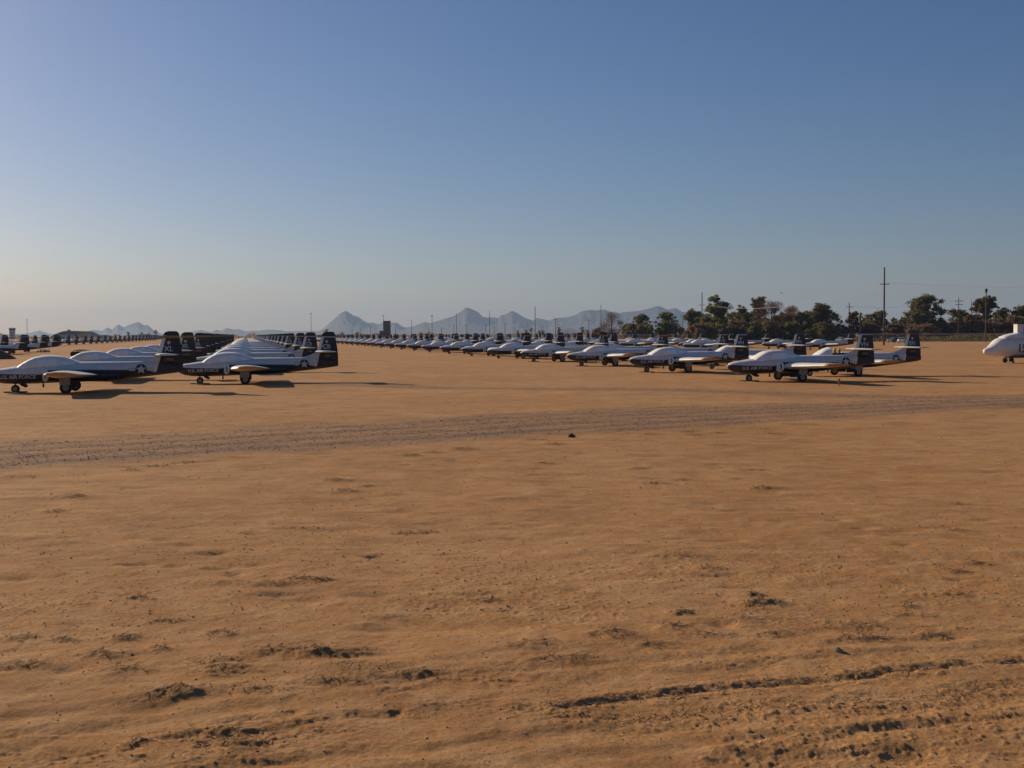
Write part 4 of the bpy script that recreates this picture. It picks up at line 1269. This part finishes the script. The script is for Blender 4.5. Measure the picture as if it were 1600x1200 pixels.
def cab(root, W, H, dp):
    c = MB().loft([[(sx * W * k, dp / 2 + sy * dp * k, z) for sx, sy in ((-.5, -.5), (.5, -.5), (.5, .5), (-.5, .5))] for z, k in ((H + .3, .95), (H + 2.4, 1.18), (H + 2.7, 1.2), (H + 3.0, .9))]).build('control_cab', pale, root, smooth=False)
    MB().loft([[(sx * W * k, dp / 2 + sy * dp * k, z) for sx, sy in ((-.5, -.5), (.5, -.5), (.5, .5), (-.5, .5))] for z, k in ((H + .9, 1.03), (H + 2.1, 1.17))]).build('window_band', M['black'], c, smooth=False)
building("control_tower", 14.6, 21.2, 518.0, 1000, 3.5, 'pale control tower with a cab, behind the jets by the picture edge', pale, 3, 1, cab, cat='tower')
def hangar():
    Y = 1150; xa, xb = ray(78, 523).x * Y, ray(141, 523).x * Y
    W = xb - xa; H = ray(110, 517).z * Y + CAM_H
    root = empty("hangar", ((xa + xb) / 2, Y, 0)); tag(root, 'wide dark grey hangar roof with sloping sides below the low peaks', 'hangar')
    prof = [(-.5, .0), (-.49, .28), (-.36, .62), (-.24, .86), (-.14, .985), (0, 1.0), (.2, .985), (.27, .9), (.38, .62), (.49, .34), (.5, 0)]
    MB().loft([[(x * W, y, z * H) for x, z in prof] for y in (0, 34)]).build('roof', simple('hangar_grey', (.085, .082, .080), .7, var=.2, scale=.1), root, smooth=False)
    for k in range(4):
        MB().box((W * (-.24 + .15 * k), -.15, 2.2), (W * .12, .3, 4.2)).build('door', M['strut'], root, smooth=False)
    MB().box((-W * .22, 20, H * .97), (2.4, 2.4, 3.2)).build('vent_stack', pale, root, smooth=False)
hangar()
for px0, px1, top, lab in ((205, 211, 527.3, 'low cream shed'), (216, 229, 526.3, 'long low cream shed beside the palms'), (231, 243, 527.0, 'low pinkish shed nearest the XL tail'), (90, 100, 527.6, 'low pale shed under the hangar'), (155, 164, 527.5, 'low pale shed right of the hangar')):
    building("shed", px0, px1, top - 3.5, 820, 8, lab + ' on the skyline' if 'skyline' not in lab else lab, shed_c, 1, 3, group='low sheds on the skyline')

# ------------------------------------------------------------------ cars by the fence
def car(px, base_py, yaw, c, label):
    p = on_ground(px, base_py)
    root = empty("parked_car", (p.x, p.y, 0), yaw); tag(root, label, 'car', 'cars parked along the fence')
    paint = simple('car_paint', c, .3, var=.05)
    def sect(xs, z0, w):
        return [[(x, sy * w * (.94 if abs(x) > 2.1 else 1), z) for sy, z in ((-1, z0), (-1, zt - .12), (-.9, zt), (.9, zt), (1, zt - .12), (1, z0))] for x, zt in xs]
    MB().loft(sect([(-2.25, .62), (-2.15, .80), (-1.2, .92), (1.3, .95), (2.1, .90), (2.25, .60)], .28, .88)).build('body', paint, root)
    cabm = MB().loft([[(x0 + (x1 - x0) * t, sy * w, z) for t, sy in ((0, -1), (1, -1), (1, 1), (0, 1))] for z, x0, x1, w in ((.93, -1.15, 1.75, .80), (1.40, -.45, 1.25, .64), (1.46, -.35, 1.1, .58))]).build('cabin', paint, root)
    MB().loft([[(x0 + (x1 - x0) * t, sy * w, z) for t, sy in ((0, -1), (1, -1), (1, 1), (0, 1))] for z, x0, x1, w in ((.99, -1.09, 1.70, .805), (1.36, -.53, 1.32, .675))]).build('window', M['black'], cabm, smooth=False)
    for x in (-1.4, 1.4):
        for sy in (-1, 1):
            w = MB().lathe((x, sy * .80, .32), (0, 1, 0), [(-.1, .18), (-.1, .29), (-.06, .32), (.06, .32), (.1, .29), (.1, .18)], 14).build('wheel', M['rubber'], root)
            MB().lathe((x, sy * .80, .32), (0, 1, 0), [(-.11, .05), (-.11, .18), (.11, .18), (.11, .05)], 12).build('rim', M['rim'], w)
    for sy in (-1, 1):
        MB().box((-2.22, sy * .62, .68), (.06, .3, .12)).build('headlight', M['lamp'], root)
car(1313, 534.6, R(60), (.75, .75, .74), 'white car behind the VN tail, left of the tallest pole')
car(1397, 535.2, R(35), (.10, .11, .13), 'dark grey car parked beside a white car right of the tallest pole')
car(1408, 535.6, R(75), (.78, .77, .75), 'white car parked beside the dark grey car')
car(1060, 531.5, R(20), (.72, .70, .66), 'white car beyond the jets, under the small yellow green bush')
car(1206, 533.5, R(20), (.74, .72, .70), 'white car just above a far jet under the pine grove')

# ------------------------------------------------------------------ small things
def sign_post():
    p = on_ground(1459, 535); root = empty("sign_post", (p.x, p.y, 0)); tag(root, 'small white sign on a post by the fence, under the huge bushy tree', 'sign')
    MB().tube([(0, 0, -.1), (0, 0, 1.7)], .05, 6).build('post', M['steel'], root)
    MB().box((0, -.06, 1.45), (.7, .04, .55)).build('sign_panel', M['rim'], root, smooth=False)
sign_post()
def stake():
    p = on_ground(1311, 602); root = empty("marker_stake", (p.x, p.y, ground_z(p.x, p.y))); tag(root, 'small red marker stake in the dirt below the nearest VN jet', 'stake')
    MB().box((0, 0, .16), (.05, .05, .4), taper=.8).build('stake', simple('stake_red', (.40, .05, .03), .7), root, smooth=False)
    MB().box((0, -.035, .30), (.10, .012, .08)).build('flag', simple('flag_red', (.5, .08, .04), .8), root, smooth=False)
stake()
def rock(px, py, s, label, seed, name="rock", c=(.06, .04, .03)):
    p = on_ground(px, py); bm = bmesh.new(); bmesh.ops.create_icosphere(bm, subdivisions=3, radius=1)
    rg = np.random.RandomState(seed); off = rg.rand(3) * 20
    for v in bm.verts:
        q = v.co
        n = float(fbm(np.array([q.x * 1.3 + off[0] + q.z]), np.array([q.y * 1.3 + off[1] - q.z]), seed, 3)[0])
        k = .6 + .8 * n
        v.co = Vector((q.x * s * k * 1.15, q.y * s * k * .8, max(q.z, -.3) * s * k * (1.1 if q.x < .2 else .6)))
    me = bpy.data.meshes.new(name); bm.to_mesh(me); bm.free(); me.materials.append(simple('rock_dark', c, .9, var=.4, scale=9))
    o = bpy.data.objects.new(name, me); col.objects.link(o); o.location = (p.x, p.y, ground_z(p.x, p.y) + s * .15)
    tag(o, label, 'rock')
rock(893, 684, .085, 'dark rock lying at the edge of the gravel track', 4)
rock(1311, 1046 - 20, .03, 'small pale stone on the near ruts', 6, c=(.3, .24, .18))

def dirt_bank():
    p = on_ground(-8, 561); mb = MB(); n = 30; rings = []
    for k, (rad, z) in enumerate(((2.1, -.05), (1.75, .18), (1.35, .55), (.95, .85), (.5, .98), (.05, 1.0))):
        rings.append([(p.x + rad * math.cos(a) * (1 + .12 * math.sin(3 * a + k) + .05 * math.sin(9 * a)), p.y + rad * 1.3 * math.sin(a) * (1 + .1 * math.cos(4 * a)), z * 1.05 + .04 * math.sin(5 * a + k)) for a in [2 * math.pi * j / n for j in range(n)]])
    o = mb.loft(rings).build("dirt_mound", simple('mound_dirt', (.16, .080, .040), .95, var=.3, scale=2.5))
    tag(o, 'reddish dirt mound cut by the picture edge behind the nearest XL jet', 'mound')
dirt_bank()
def scrap(px0, px1, py, hgt, label, seed, dark):
    rg = random.Random(seed); p = on_ground((px0 + px1) / 2, py); W = (px1 - px0) / FPX * p.y
    root = empty("scrap_pile", (p.x, p.y, 0)); tag(root, label, 'scrap pile')
    for k in range(5):
        x = -W / 2 + W * (k + .5) / 5
        MB().lathe((x, rg.uniform(-.2, .2), hgt * .3), (rg.uniform(-.3, .3), 1, rg.uniform(-.2, .2)), [(-.14, .3 * hgt), (-.1, .42 * hgt), (.1, .42 * hgt), (.14, .3 * hgt)], 12).build('old_tyre', dark, root)
    for k in range(4):
        MB().box((rg.uniform(-.1, .25) * W, rg.uniform(-.3, .3), hgt * (.78 + .06 * k)), (W * rg.uniform(.5, .8), .14, .05), rot=Euler((0, R(rg.uniform(-7, 7)), R(rg.uniform(-15, 15)))).to_matrix()).build('board', simple('old_board', (.22, .17, .11), .9), root, smooth=False)
scrap(112, 141, 556.5, .85, 'dark heap of scrap with pale boards behind the first canopy', 3, M['rubber'])
scrap(57, 79, 550.5, .42, 'low grey heap lying in front of the far jets', 8, M['strut'])

def bird():
    p = at(1221, 458, 300)
    m = MB()
    m.tube([(-.25, 0, 0), (-.1, 0, .02), (.1, 0, .02), (.3, 0, 0)], [.02, .07, .06, .02], 8)
    for s in (-1, 1):
        m.loft([[(x, s * y, z) for x, z in ((-.1, z0), (.0, z0 + .02), (.12, z0), (.0, z0 - .01))] for y, z0 in ((.03, .02), (.25, .14), (.5, .06))])
    o = m.build("bird", simple('feather_dark', (.03, .028, .026), .8)); o.location = p; o.rotation_euler = (0, 0, R(-60))
    tag(o, 'dark bird flying high above the grove', 'bird')
bird()

# ------------------------------------------------------------------ air
hz = bpy.data.materials.new("haze_air"); hz.use_nodes = True
nt = hz.node_tree; nt.nodes.clear()
out = nt.nodes.new("ShaderNodeOutputMaterial"); pv = nt.nodes.new("ShaderNodeVolumePrincipled")
pv.inputs['Color'].default_value = (.46, .65, .96, 1)
pv.inputs['Density'].default_value = 8.0e-5
pv.inputs['Anisotropy'].default_value = 0.2
nt.links.new(pv.outputs[0], out.inputs['Volume'])
o = MB().box((0, 0, 129), (26000, 26000, 262)).build("haze", hz, smooth=False)
o.visible_shadow = True
tag(o, 'pale blue haze lying over the desert', 'haze', kind='stuff')
